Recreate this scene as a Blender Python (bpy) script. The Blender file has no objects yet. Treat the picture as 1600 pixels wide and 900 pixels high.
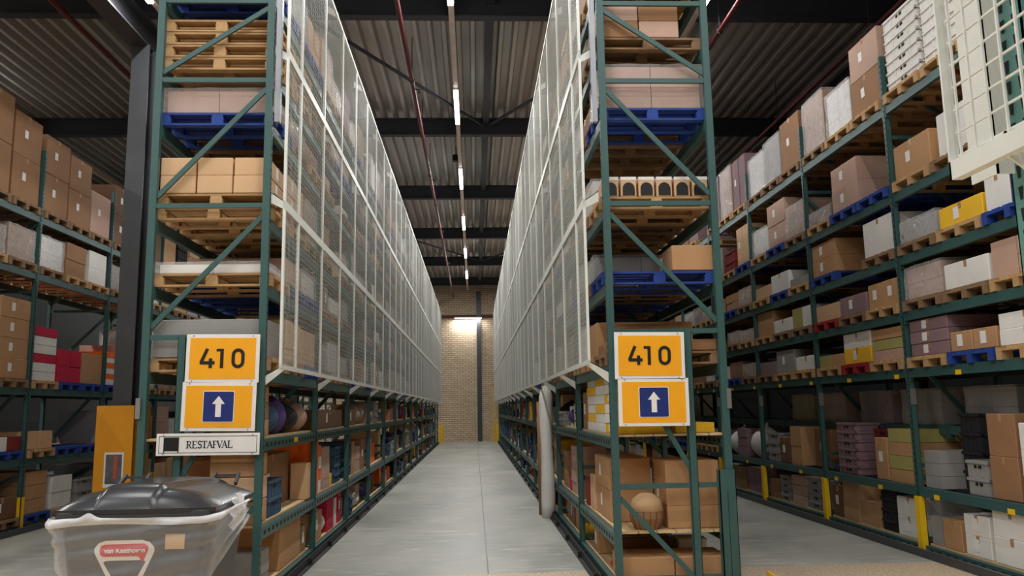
import bpy, bmesh, math, random
from mathutils import Vector, Matrix, noise

PI = math.pi
scene = bpy.context.scene
COL = scene.collection

# ------------------------------------------------------------------ camera, world, exposure
def make_camera():
    pitch, yaw, roll = .1493, .0485, -.0177
    cy, sy, cp, sp, c, s = math.cos(yaw), math.sin(yaw), math.cos(pitch), math.sin(pitch), math.cos(roll), math.sin(roll)
    R0 = Vector((cy, -sy, 0)); F0 = Vector((sy, cy, 0)); Zv = Vector((0, 0, 1))
    F = F0 * cp + Zv * sp; U = -F0 * sp + Zv * cp
    R1 = R0 * c + U * s; U1 = U * c - R0 * s
    M = Matrix((R1, U1, -F)).transposed().to_4x4()
    M.translation = Vector((0, 0, 1.65))
    cam = bpy.data.cameras.new('camera'); cam.sensor_width = 36; cam.lens = 1255.4 / 1600 * 36
    cam.clip_start = .05; cam.clip_end = 200
    o = bpy.data.objects.new('camera', cam); COL.objects.link(o); o.matrix_world = M
    scene.camera = o
make_camera()
world = bpy.data.worlds.new('world'); scene.world = world; world.use_nodes = True
world.node_tree.nodes['Background'].inputs[0].default_value = (.8, .85, .9, 1)
world.node_tree.nodes['Background'].inputs[1].default_value = .008
vs = scene.view_settings
vs.view_transform = 'Standard'; vs.look = 'None'; vs.gamma = 1; vs.use_curve_mapping = False
vs.exposure = 0.0
LAMP_POWER = 105.0
AISLE_POWER = {-9.9: 1.7, -4.9: .55, -.31: 1.3, 3.68: .5}
CROSS_POWER = .5
LAMP_LENGTH = 1.9
LAMP_Y = [-6.0 + 5.3 * k for k in range(9)]          # start of each lit piece
LAMP_X = [-9.9, -4.9, -.31, 3.68]
LAMP_Z = 7.98
CROSS_LAMPS = [(x, -2.2) for x in (-6.5, -2.2, 2.2)] + [(x, 3.4) for x in (-6.6, -2.6, 1.6, 6.0)]   # strips over the cross aisle
scene.cycles.max_bounces = 7; scene.cycles.diffuse_bounces = 4; scene.cycles.transparent_max_bounces = 24
scene.cycles.glossy_bounces = 3; scene.cycles.transmission_bounces = 4; scene.cycles.caustics_reflective = False
scene.cycles.use_denoising = True; scene.cycles.sample_clamp_indirect = 6

# ------------------------------------------------------------------ materials
def new_mat(name):
    m = bpy.data.materials.new(name); m.use_nodes = True
    return m, m.node_tree, m.node_tree.nodes['Principled BSDF']
def N(t, kind, **kw):
    n = t.nodes.new(kind)
    for k, v in kw.items(): setattr(n, k, v)
    return n
def srgb(r, g, b):
    f = lambda c: (c / 255 / 12.92) if c / 255 < .04045 else ((c / 255 + .055) / 1.055) ** 2.4
    return (f(r), f(g), f(b), 1)
def simple(name, rgb, rough=.6, metal=0., var=.12, scale=6., bump=0., island=0., coord='Object'):
    m, t, b = new_mat(name)
    tc = N(t, 'ShaderNodeTexCoord'); nz = N(t, 'ShaderNodeTexNoise'); nz.inputs['Scale'].default_value = scale; nz.inputs['Detail'].default_value = 5
    t.links.new(tc.outputs[coord], nz.inputs['Vector'])
    mr = N(t, 'ShaderNodeMapRange'); mr.inputs['From Min'].default_value = .25; mr.inputs['From Max'].default_value = .75
    mr.inputs['To Min'].default_value = 1 - var; mr.inputs['To Max'].default_value = 1 + var
    t.links.new(nz.outputs['Fac'], mr.inputs['Value'])
    val = mr.outputs[0]
    if island:
        g = N(t, 'ShaderNodeNewGeometry'); m2 = N(t, 'ShaderNodeMapRange')
        m2.inputs['To Min'].default_value = 1 - island; m2.inputs['To Max'].default_value = 1 + island
        t.links.new(g.outputs['Random Per Island'], m2.inputs['Value'])
        mm = N(t, 'ShaderNodeMath', operation='MULTIPLY'); t.links.new(val, mm.inputs[0]); t.links.new(m2.outputs[0], mm.inputs[1]); val = mm.outputs[0]
    vm = N(t, 'ShaderNodeVectorMath', operation='SCALE'); vm.inputs[0].default_value = srgb(*rgb)[:3]
    t.links.new(val, vm.inputs['Scale']); t.links.new(vm.outputs[0], b.inputs['Base Color'])
    b.inputs['Roughness'].default_value = rough; b.inputs['Metallic'].default_value = metal
    if bump:
        bp = N(t, 'ShaderNodeBump'); bp.inputs['Strength'].default_value = bump; bp.inputs['Distance'].default_value = .02
        t.links.new(nz.outputs['Fac'], bp.inputs['Height']); t.links.new(bp.outputs[0], b.inputs['Normal'])
    return m
M = {}
M['green'] = simple('green_paint', (56, 90, 88), .42, .0, .10, 3)
M['green_dark'] = simple('green_paint_rear', (40, 64, 62), .5, .0, .10, 3)
M['slot'] = simple('slot_hollow', (14, 18, 18), .9)
M['cage'] = simple('cage_paint', (222, 224, 218), .45, .0, .06)
M['wire'] = simple('galvanised_wire', (176, 178, 172), .5, .2, .06)
M['galv'] = simple('galvanised', (150, 152, 158), .4, .6, .08)
M['zinc'] = simple('zinc_tag', (190, 190, 190), .3, .8, .05)
M['steel'] = simple('steel_paint', (70, 72, 76), .45, .2, .08)
M['roof_steel'] = simple('roof_steel_paint', (52, 56, 64), .6, .0, .08)
M['deck'] = simple('roof_deck', (182, 180, 176), .42, .35, .14, .6)
M['pipe'] = simple('pipe_paint', (92, 30, 32), .6, .0, .1)
M['trunk'] = simple('trunk_paint', (214, 196, 186), .5)
M['wood'] = simple('pallet_wood', (180, 144, 100), .85, 0, .16, 9, .2, .22)
M['wood_dark'] = simple('pallet_wood_old', (132, 104, 76), .88, 0, .18, 9, .2, .25)
M['ply'] = simple('shelf_board', (214, 184, 138), .75, 0, .1, 5)
M['blue_pallet'] = simple('blue_pallet_paint', (28, 62, 142), .7, 0, .15, 8, 0, .12)
M['red_pallet'] = simple('red_pallet_paint', (150, 26, 34), .7, 0, .12, 8)
M['yellow'] = simple('yellow_paint', (243, 196, 22), .5, 0, .07)
M['amber'] = simple('amber_guard', (226, 150, 12), .5, 0, .05)
M['sign_yellow'] = simple('sign_face', (250, 172, 8), .55, 0, .03)
M['sign_white'] = simple('sign_rim', (238, 234, 230), .5, 0, .04)
M['sign_blue'] = simple('sign_square', (24, 44, 118), .5, 0, .04)
M['black'] = simple('black_print', (14, 14, 14), .55)
M['rubber'] = simple('black_rubber', (22, 22, 24), .65)
M['bin'] = simple('bin_plastic', (66, 68, 71), .45, 0, .05)
M['lid'] = simple('bin_lid_plastic', (48, 50, 54), .24, 0, .05)
M['logo_red'] = simple('logo_red', (206, 40, 52), .5, 0, .03)
M['logo_white'] = simple('logo_white', (236, 230, 222), .5, 0, .03)
M['label'] = simple('paper_label', (236, 234, 230), .6, 0, .03)
M['tape'] = simple('tape', (176, 138, 96), .3, 0, .05)
PAL = {
    'tan': (186, 142, 100), 'brown': (152, 112, 78), 'dark brown': (112, 80, 56), 'pale tan': (212, 174, 134), 'pinkish tan': (190, 156, 138),
    'white': (232, 230, 226), 'grey': (150, 148, 146), 'mauve': (140, 112, 118), 'yellow': (240, 190, 40), 'orange': (250, 108, 20),
    'dark blue': (38, 44, 96), 'blue-grey': (58, 84, 112), 'crimson': (196, 20, 62), 'dark red': (128, 38, 34), 'black': (34, 34, 38),
    'teal': (60, 150, 140), 'purple': (84, 66, 130), 'olive': (168, 160, 92)}
for k, v in PAL.items(): M['c_' + k] = simple('carton_' + k.replace(' ', '_').replace('-', '_'), v, .78, 0, .08, 3, .05)

def film(name, opac=.35, rough=.18, tint=(.9, .9, .92), bump=.6, scale=7.):
    m, t, b = new_mat(name)
    b.inputs['Base Color'].default_value = (*tint, 1); b.inputs['Roughness'].default_value = rough
    tr = N(t, 'ShaderNodeBsdfTransparent'); mx = N(t, 'ShaderNodeMixShader'); out = t.nodes['Material Output']
    tc = N(t, 'ShaderNodeTexCoord'); nz = N(t, 'ShaderNodeTexNoise'); nz.inputs['Scale'].default_value = scale; nz.inputs['Detail'].default_value = 6; nz.inputs['Distortion'].default_value = 1.5
    t.links.new(tc.outputs['Object'], nz.inputs['Vector'])
    bp = N(t, 'ShaderNodeBump'); bp.inputs['Strength'].default_value = bump; bp.inputs['Distance'].default_value = .03
    t.links.new(nz.outputs['Fac'], bp.inputs['Height']); t.links.new(bp.outputs[0], b.inputs['Normal'])
    lw = N(t, 'ShaderNodeLayerWeight'); lw.inputs['Blend'].default_value = .35
    mr = N(t, 'ShaderNodeMapRange'); mr.inputs['To Min'].default_value = opac; mr.inputs['To Max'].default_value = min(1, opac + .45)
    t.links.new(lw.outputs['Facing'], mr.inputs['Value'])
    t.links.new(mr.outputs[0], mx.inputs[0]); t.links.new(tr.outputs[0], mx.inputs[1]); t.links.new(b.outputs[0], mx.inputs[2])
    t.links.new(mx.outputs[0], out.inputs['Surface'])
    return m
M['film'] = film('stretch_film', .12, .12, (.9, .9, .92), 1.)
M['bag'] = film('plastic_bag', .12, .2, (.93, .93, .96), .6, 5.)
M['bag_fold'] = film('plastic_bag_fold', .55, .25, (.95, .95, .97), .6, 9.)

def brick_mat():
    m, t, b = new_mat('wall_brick')
    tc = N(t, 'ShaderNodeTexCoord'); mp = N(t, 'ShaderNodeMapping'); mp.inputs['Rotation'].default_value = (PI / 2, 0, 0)
    br = N(t, 'ShaderNodeTexBrick'); br.inputs['Color1'].default_value = srgb(222, 202, 174); br.inputs['Color2'].default_value = srgb(204, 180, 150)
    br.inputs['Mortar'].default_value = srgb(140, 120, 98); br.inputs['Scale'].default_value = 1; br.inputs['Mortar Size'].default_value = .012
    br.inputs['Brick Width'].default_value = .3; br.inputs['Row Height'].default_value = .105
    t.links.new(tc.outputs['Object'], mp.inputs['Vector']); t.links.new(mp.outputs[0], br.inputs['Vector']); t.links.new(br.outputs['Color'], b.inputs['Base Color'])
    b.inputs['Roughness'].default_value = .9
    return m
M['brick'] = brick_mat()
M['wall'] = simple('wall_panel', (52, 54, 56), .7, 0, .05, 1)

def floor_mat():
    m, t, b = new_mat('polished_concrete')
    tc = N(t, 'ShaderNodeTexCoord')
    def noise_(scale, detail, mapscale=(1, 1, 1), dist=0.):
        mp = N(t, 'ShaderNodeMapping'); mp.inputs['Scale'].default_value = mapscale
        n = N(t, 'ShaderNodeTexNoise'); n.inputs['Scale'].default_value = scale; n.inputs['Detail'].default_value = detail; n.inputs['Distortion'].default_value = dist
        t.links.new(tc.outputs['Object'], mp.inputs['Vector']); t.links.new(mp.outputs[0], n.inputs['Vector']); return n
    n1 = noise_(.9, 6, (1, .6, 1), .6); n2 = noise_(3.0, 8, (.5, 2.2, 1), 1.5); n3 = noise_(160, 2)
    r1 = N(t, 'ShaderNodeValToRGB'); e = r1.color_ramp.elements
    e[0].position = .3; e[0].color = srgb(138, 140, 134); e[1].position = .72; e[1].color = srgb(182, 182, 172)
    t.links.new(n1.outputs['Fac'], r1.inputs[0])
    r2 = N(t, 'ShaderNodeValToRGB'); e = r2.color_ramp.elements; e[0].position = .56; e[0].color = (0, 0, 0, 1); e[1].position = .74; e[1].color = (1, 1, 1, 1)
    t.links.new(n2.outputs['Fac'], r2.inputs[0])
    mx = N(t, 'ShaderNodeMix', data_type='RGBA'); t.links.new(r2.outputs[0], mx.inputs[0]); t.links.new(r1.outputs[0], mx.inputs[6]); mx.inputs[7].default_value = srgb(196, 194, 184)
    # cut joint along the aisle at x = .3 and cross joints every 6 m
    sx = N(t, 'ShaderNodeSeparateXYZ'); t.links.new(tc.outputs['Object'], sx.inputs[0])
    def near(sock, c, w):
        a = N(t, 'ShaderNodeMath', operation='SUBTRACT'); t.links.new(sock, a.inputs[0]); a.inputs[1].default_value = c
        b_ = N(t, 'ShaderNodeMath', operation='ABSOLUTE'); t.links.new(a.outputs[0], b_.inputs[0])
        c_ = N(t, 'ShaderNodeMath', operation='LESS_THAN'); t.links.new(b_.outputs[0], c_.inputs[0]); c_.inputs[1].default_value = w; return c_
    j1 = near(sx.outputs['X'], .12, .007); j2 = near(sx.outputs['Y'], 20.5, .02); 
    ad = N(t, 'ShaderNodeMath', operation='MAXIMUM'); t.links.new(j1.outputs[0], ad.inputs[0]); t.links.new(j2.outputs[0], ad.inputs[1])
    mj = N(t, 'ShaderNodeMix', data_type='RGBA'); t.links.new(ad.outputs[0], mj.inputs[0]); t.links.new(mx.outputs[2], mj.inputs[6]); mj.inputs[7].default_value = srgb(92, 92, 88)
    t.links.new(mj.outputs[2], b.inputs['Base Color'])
    rr = N(t, 'ShaderNodeMapRange'); rr.inputs['To Min'].default_value = .30; rr.inputs['To Max'].default_value = .6; t.links.new(n1.outputs['Fac'], rr.inputs['Value']); t.links.new(rr.outputs[0], b.inputs['Roughness'])
    return m
M['floor'] = floor_mat()
def terrazzo_mat():
    m, t, b = new_mat('speckled_floor')
    tc = N(t, 'ShaderNodeTexCoord'); v = N(t, 'ShaderNodeTexNoise'); v.inputs['Scale'].default_value = 34; v.inputs['Detail'].default_value = 4; t.links.new(tc.outputs['Object'], v.inputs['Vector'])
    r = N(t, 'ShaderNodeValToRGB'); e = r.color_ramp.elements; e[0].position = .36; e[0].color = srgb(176, 152, 124); e[1].position = .62; e[1].color = srgb(214, 196, 168)
    t.links.new(v.outputs['Fac'], r.inputs[0]); t.links.new(r.outputs[0], b.inputs['Base Color']); b.inputs['Roughness'].default_value = .5
    return m
M['terrazzo'] = terrazzo_mat()
def emit(name, col, s):
    m, t, b = new_mat(name); b.inputs['Emission Color'].default_value = (*col, 1); b.inputs['Emission Strength'].default_value = s; b.inputs['Base Color'].default_value = (.9, .9, .9, 1); return m
M['lamp'] = emit('lamp_diffuser', (1, 1, 1), 12)

# ------------------------------------------------------------------ mesh builder and objects
class MB:
    def __init__(s): s.v = []; s.f = []; s.m = []
    def add(s, vs_, fs, mi=0):
        o = len(s.v); s.v += [tuple(v) for v in vs_]; s.f += [tuple(i + o for i in f) for f in fs]; s.m += [mi] * len(fs); return s
    def box(s, x0, x1, y0, y1, z0, z1, mi=0):
        V = [(x, y, z) for x in (x0, x1) for y in (y0, y1) for z in (z0, z1)]
        return s.add(V, [(0, 1, 3, 2), (4, 6, 7, 5), (0, 4, 5, 1), (2, 3, 7, 6), (0, 2, 6, 4), (1, 5, 7, 3)], mi)
    def bar(s, a, b, w, h, up=(0, 0, 1), mi=0):
        a, b = Vector(a), Vector(b); d = (b - a).normalized(); u = Vector(up); r = d.cross(u)
        if r.length < 1e-4: r = d.cross(Vector((0, 1, 0)))
        r.normalize(); u = r.cross(d).normalized()
        V = [p + r * i * w / 2 + u * j * h / 2 for p in (a, b) for i, j in ((-1, -1), (1, -1), (1, 1), (-1, 1))]
        return s.add(V, [(3, 2, 1, 0), (4, 5, 6, 7), (0, 1, 5, 4), (1, 2, 6, 5), (2, 3, 7, 6), (3, 0, 4, 7)], mi)
    def tube(s, pts, r, n=8, mi=0, cap=True):
        pts = [Vector(p) for p in pts]; rings = []
        rr = r if isinstance(r, (list, tuple)) else [r] * len(pts)
        for i, p in enumerate(pts):
            d = (pts[min(i + 1, len(pts) - 1)] - pts[max(i - 1, 0)]).normalized()
            a = Vector((0, 0, 1)) if abs(d.z) < .9 else Vector((0, 1, 0))
            u = d.cross(a).normalized(); w = d.cross(u)
            rings.append([p + (u * math.cos(2 * PI * k / n) + w * math.sin(2 * PI * k / n)) * rr[i] for k in range(n)])
        V = [v for g in rings for v in g]
        F = [(i * n + k, i * n + (k + 1) % n, (i + 1) * n + (k + 1) % n, (i + 1) * n + k) for i in range(len(pts) - 1) for k in range(n)]
        if cap: F += [tuple(range(n))[::-1], tuple((len(pts) - 1) * n + k for k in range(n))]
        return s.add(V, F, mi)
    def loft(s, rings, mi=0, caps=True):
        n = len(rings[0]); V = [v for g in rings for v in g]
        F = [(i * n + k, i * n + (k + 1) % n, (i + 1) * n + (k + 1) % n, (i + 1) * n + k) for i in range(len(rings) - 1) for k in range(n)]
        if caps: F += [tuple(range(n))[::-1], tuple((len(rings) - 1) * n + k for k in range(n))]
        return s.add(V, F, mi)
    def prism(s, poly, t, place, mi=0):            # poly in 2D, extruded by t; place(u, v, w) -> xyz
        n = len(poly); V = [place(u, v, w) for w in (0, t) for u, v in poly]
        return s.add(V, [tuple(range(n))[::-1], tuple(range(n, 2 * n))] + [(k, (k + 1) % n, n + (k + 1) % n, n + k) for k in range(n)], mi)
    def grid(s, nu, nv, fn, mi=0):
        V = [fn(i / nu, j / nv) for j in range(nv + 1) for i in range(nu + 1)]
        return s.add(V, [(j * (nu + 1) + i, j * (nu + 1) + i + 1, (j + 1) * (nu + 1) + i + 1, (j + 1) * (nu + 1) + i) for j in range(nv) for i in range(nu)], mi)
    def mesh(s, name, mats, smooth=False, bevel=0., fix=True):
        me = bpy.data.meshes.new(name); me.from_pydata(s.v, [], s.f)
        me.polygons.foreach_set('material_index', s.m)
        for m in (mats if isinstance(mats, (list, tuple)) else [mats]): me.materials.append(M[m] if isinstance(m, str) else m)
        if fix or bevel:
            bm = bmesh.new(); bm.from_mesh(me)
            if bevel: bmesh.ops.bevel(bm, geom=bm.edges[:], offset=bevel, segments=1, affect='EDGES')
            bmesh.ops.recalc_face_normals(bm, faces=bm.faces[:]); bm.to_mesh(me); bm.free()
        if smooth: me.polygons.foreach_set('use_smooth', [True] * len(me.polygons))
        me.update(); return me
    def build(s, name, mats, parent=None, smooth=False, bevel=0., loc=(0, 0, 0)):
        return link(name, s.mesh(name, mats, smooth, bevel), parent, loc)
def link(name, data, parent=None, loc=(0, 0, 0), rz=0.):
    o = bpy.data.objects.new(name, data); COL.objects.link(o); o.location = loc
    if rz: o.rotation_euler = (0, 0, rz)
    if parent is not None: o.parent = parent
    return o
USED = {}
def tag(o, label, cat, group=None, kind=None):
    o['label'] = label; o['category'] = cat
    if group: o['group'] = group
    if kind: o['kind'] = kind
    USED.setdefault(label, []).append(o)
    return o
def empty(name, loc=(0, 0, 0), rz=0.): return link(name, None, None, loc, rz)
def structure(o): o['kind'] = 'structure'; return o
def copy_tree(o, parent=None):
    c = o.copy(); COL.objects.link(c)
    if parent is not None: c.parent = parent
    for ch in o.children: copy_tree(ch, c)
    return c

# ------------------------------------------------------------------ the hall
Y0, Y1, XW0, XW1, ZD = -8.0, 42.8, -13.0, 13.0, 8.55
b = MB(); b.box(XW0, XW1, 8.48, Y1, -.1, 0, 0).box(XW0, XW1, Y0, 8.48, -.1, 0, 1); structure(b.build('floor', ['floor', 'terrazzo']))
structure(MB().box(XW0, XW1, Y1, Y1 + .2, 0, ZD).build('wall_far', 'brick'))
structure(MB().box(XW0 - .2, XW0, Y0, Y1, 0, ZD).build('wall_left', 'wall'))
structure(MB().box(XW1, XW1 + .2, Y0, Y1, 0, ZD).build('wall_right', 'wall'))
structure(MB().box(XW0, XW1, Y0 - .2, Y0, 0, ZD).build('wall_near', 'wall'))
def roof_deck():
    p = .26; prof = []
    x = XW0
    while x < XW1:
        prof += [(x, ZD - .14), (x + .07, ZD - .14), (x + .10, ZD), (x + .23, ZD)]; x += p
    V = [(u, y, w) for y in (Y0, Y1) for u, w in prof]; n = len(prof)
    b = MB(); b.add(V, [(i, i + 1, n + i + 1, n + i) for i in range(n - 1)])
    b.box(XW0, XW1, Y0, Y1, ZD + .02, ZD + .2)
    structure(b.build('ceiling', 'deck'))
roof_deck()
BEAM_Y = [.9, 6.65, 12.4, 18.12, 23.85, 29.6, 35.35, 41.1]
def roof_beam(y):
    b = MB(); z0 = 8.0
    b.box(XW0, XW1, y - .09, y + .09, z0, z0 + .025).box(XW0, XW1, y - .09, y + .09, ZD - .17, ZD - .145).box(XW0, XW1, y - .012, y + .012, z0 + .02, ZD - .15)
    for x in (-1.2, -.95, .5): b.tube([(x, y - .022, z0 + .3), (x, y - .01, z0 + .3)], .018, 6).tube([(x, y - .022, z0 + .2), (x, y - .01, z0 + .2)], .018, 6)
    structure(b.build('roof_beam', 'roof_steel'))
for y in BEAM_Y: roof_beam(y)
structure(MB().box(.26, .40, Y0, Y1, ZD - .32, ZD - .145).build('roof_purlin', 'roof_steel'))
def girder(x, y0, y1):
    b = MB(); z0, z1 = 7.55, 8.0
    b.box(x - .15, x + .15, y0, y1, z0, z0 + .03).box(x - .15, x + .15, y0, y1, z1 - .03, z1 - .002).box(x - .012, x + .012, y0, y1, z0 + .02, z1 - .02)
    structure(b.build('roof_girder', 'steel'))
girder(-5.35, Y0, 35.3); girder(7.3, Y0, 35.3)
def column(x, y, top=7.55):
    b = MB(); b.box(x - .14, x + .14, y - .14, y - .115, 0, top).box(x - .14, x + .14, y + .115, y + .14, 0, top).box(x - .012, x + .012, y - .12, y + .12, 0, top).box(x - .2, x + .2, y - .2, y + .2, 0, .03)
    structure(b.build('steel_column', 'steel'))
for y in (12.6, 24.0, 35.2): column(-5.3, y); column(7.3, y)
for sx in (-1, 1):
    x2 = .33 + sx * 3.2
    for ya, yb in ((12.5, 18.0), (29.7, 35.2)): structure(MB().tube([(.33 + sx * .05, yb, 8.2), (x2, ya, 8.2)], .035, 8).build('roof_brace', 'roof_steel'))
structure(MB().box(.15, .38, 42.66, 42.8, 0, 7.9).build('column_far', 'steel'))
structure(MB().box(.78, .84, 42.74, 42.8, 0, 3.0).box(.84, 1.9, 42.74, 42.8, 2.94, 3.0).box(.84, 1.9, 42.78, 42.8, 0, 2.94).build('door_1', ['ply']))
structure(MB().box(XW0, XW1, 42.68, 42.8, 6.5, 6.66).build('trim_1', 'pipe'))

# amber guard round the column foot
g = empty('column_guard', (-5.3, 12.6, 0)); tag(g, 'tall amber box guard around the foot of the grey steel column', 'column guard')
b = MB(); b.box(-.27, -.23, -.3, .25, .02, 1.8).box(.23, .27, -.3, .25, .02, 1.8).box(-.27, .27, -.34, -.28, .02, 1.8).box(-.27, .27, .24, .28, .02, 1.8); b.build('shell', 'amber', g)
st = MB().box(-.12, .16, -.348, -.342, .62, 1.12).build('sticker', 'label', g); st['label'] = 'white-edged photo sticker'
MB().box(-.095, .135, -.352, -.348, .67, 1.09).build('picture', simple('sticker_grey', (96, 92, 96), .5, 0, .5, 8), st)
MB().box(.02, .07, -.354, -.352, .75, 1.07).build('picture_figure', simple('sticker_red', (190, 80, 60), .5), st)

# sprinkler pipes
def pipe(x, z, label, step=3.0):
    r = empty('sprinkler_pipe', (x, 0, z)); tag(r, label, 'pipe', 'red sprinkler pipes under the roof')
    MB().tube([(0, Y0 + .1, 0), (0, Y1 - .15, 0)], .038, 10).build('pipe', 'pipe', r, True)
    y = 8.0; k = 0
    while y < 42:
        MB().tube([(0, y, 0), (0, y, ZD - z - .1)], .008, 6).tube([(0, y - .02, 0), (0, y + .02, 0)], .052, 10).build('hanger', 'roof_steel', r)
        if k % 2 == 0: MB().tube([(.03, y + .4, 0), (.1, y + .4, 0), (.1, y + .4, -.06)], .014, 6).tube([(.1, y + .4, -.05), (.1, y + .4, -.058)], .03, 8).build('sprinkler_head', 'pipe', r)
        y += step; k += 1
pipe(-1.08, 7.6, 'dark red sprinkler pipe running above the caged aisle')
pipe(-6.05, 7.6, 'dark red sprinkler pipe above the aisle with the amber column guard')
pipe(4.0, 7.6, 'dark red sprinkler pipe above the aisle beside the yellow-guarded rack', 4.)
pipe(6.47, 7.6, 'dark red sprinkler pipe above the goods on the yellow-guarded rack', 4.)

# strip lights: trunking rail along each aisle, one lit piece every 5.3 m
AISLE = {-9.9: 'aisle behind the tall brown cartons', -4.9: 'aisle with the amber column guard', -.31: 'caged aisle', 3.68: 'aisle by the yellow-guarded rack'}
ORD = ['first', 'second', 'third', 'fourth', 'fifth', 'sixth', 'seventh', 'eighth', 'ninth', 'tenth', 'eleventh', 'twelfth', 'thirteenth', 'fourteenth', 'fifteenth', 'sixteenth']
def lamp(x, y, rz, label, power=1.):
    r = empty('strip_light', (x, y, LAMP_Z), rz); tag(r, label, 'strip light', 'lit strip lights under the roof')
    L = LAMP_LENGTH / 2
    MB().box(-.055, .055, -L, L, -.05, -.021).build('housing', 'trunk', r, bevel=.008)
    MB().box(-.045, .045, -L + .02, L - .02, -.085, -.0505).build('diffuser', 'lamp', r)
    ld = bpy.data.lights.new('strip_lamp', 'AREA'); ld.shape = 'RECTANGLE'; ld.size = .08; ld.size_y = LAMP_LENGTH; ld.energy = LAMP_POWER * power; ld.color = (1, .99, .965)
    lo = bpy.data.objects.new('strip_lamp', ld); COL.objects.link(lo); lo.parent = r; lo.location = (0, 0, -.09)
for x in LAMP_X:
    t_ = MB().box(x - .045, x + .045, -6, 42.5, LAMP_Z - .02, LAMP_Z + .1)
    yy = 2.0
    while yy < 42: t_.tube([(x, yy, LAMP_Z + .1), (x, yy, ZD)], .006, 5); yy += 5.72
    o = t_.build('trunking_rail', 'trunk'); tag(o, 'pale lighting rail running under the roof, ' + AISLE[x], 'lighting rail', 'pale lighting rails')
    for k, y in enumerate(LAMP_Y):
        if x == -9.9 and 20 < y < 27: continue
        lamp(x, y + LAMP_LENGTH / 2, 0, 'lit strip light, %s along the rail, %s' % (ORD[k], AISLE[x]), AISLE_POWER[x])
for k, (x, y) in enumerate(CROSS_LAMPS): lamp(x, y, PI / 2, 'lit strip light over the cross aisle, %s of those crossing it' % ORD[k], CROSS_POWER)
r = empty('strip_light', (-.3, 42.5, 6.45)); tag(r, 'lit strip light set crosswise low on the brick end wall', 'strip light')
MB().box(-.75, .75, -.08, .14, 0, .06).build('housing', 'trunk', r); MB().box(-.7, .7, -.08, .08, -.014, 0).build('diffuser', 'lamp', r)
ld = bpy.data.lights.new('strip_lamp', 'AREA'); ld.shape = 'RECTANGLE'; ld.size = 1.4; ld.size_y = .14; ld.energy = LAMP_POWER * .5
lo = bpy.data.objects.new('strip_lamp', ld); COL.objects.link(lo); lo.parent = r; lo.location = (0, 0, -.03)
# small camera box hanging under the second beam
r = empty('ceiling_sensor', (-.42, 20.4, 8.2)); tag(r, 'small dark sensor box hanging from the roof beside the lit strip', 'sensor')
MB().tube([(0, 0, .05), (0, 0, .3)], .012, 6).build('rod', 'roof_steel', r); MB().box(-.09, .09, -.09, .09, -.1, .06).build('housing', 'rubber', r, bevel=.01)

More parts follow.
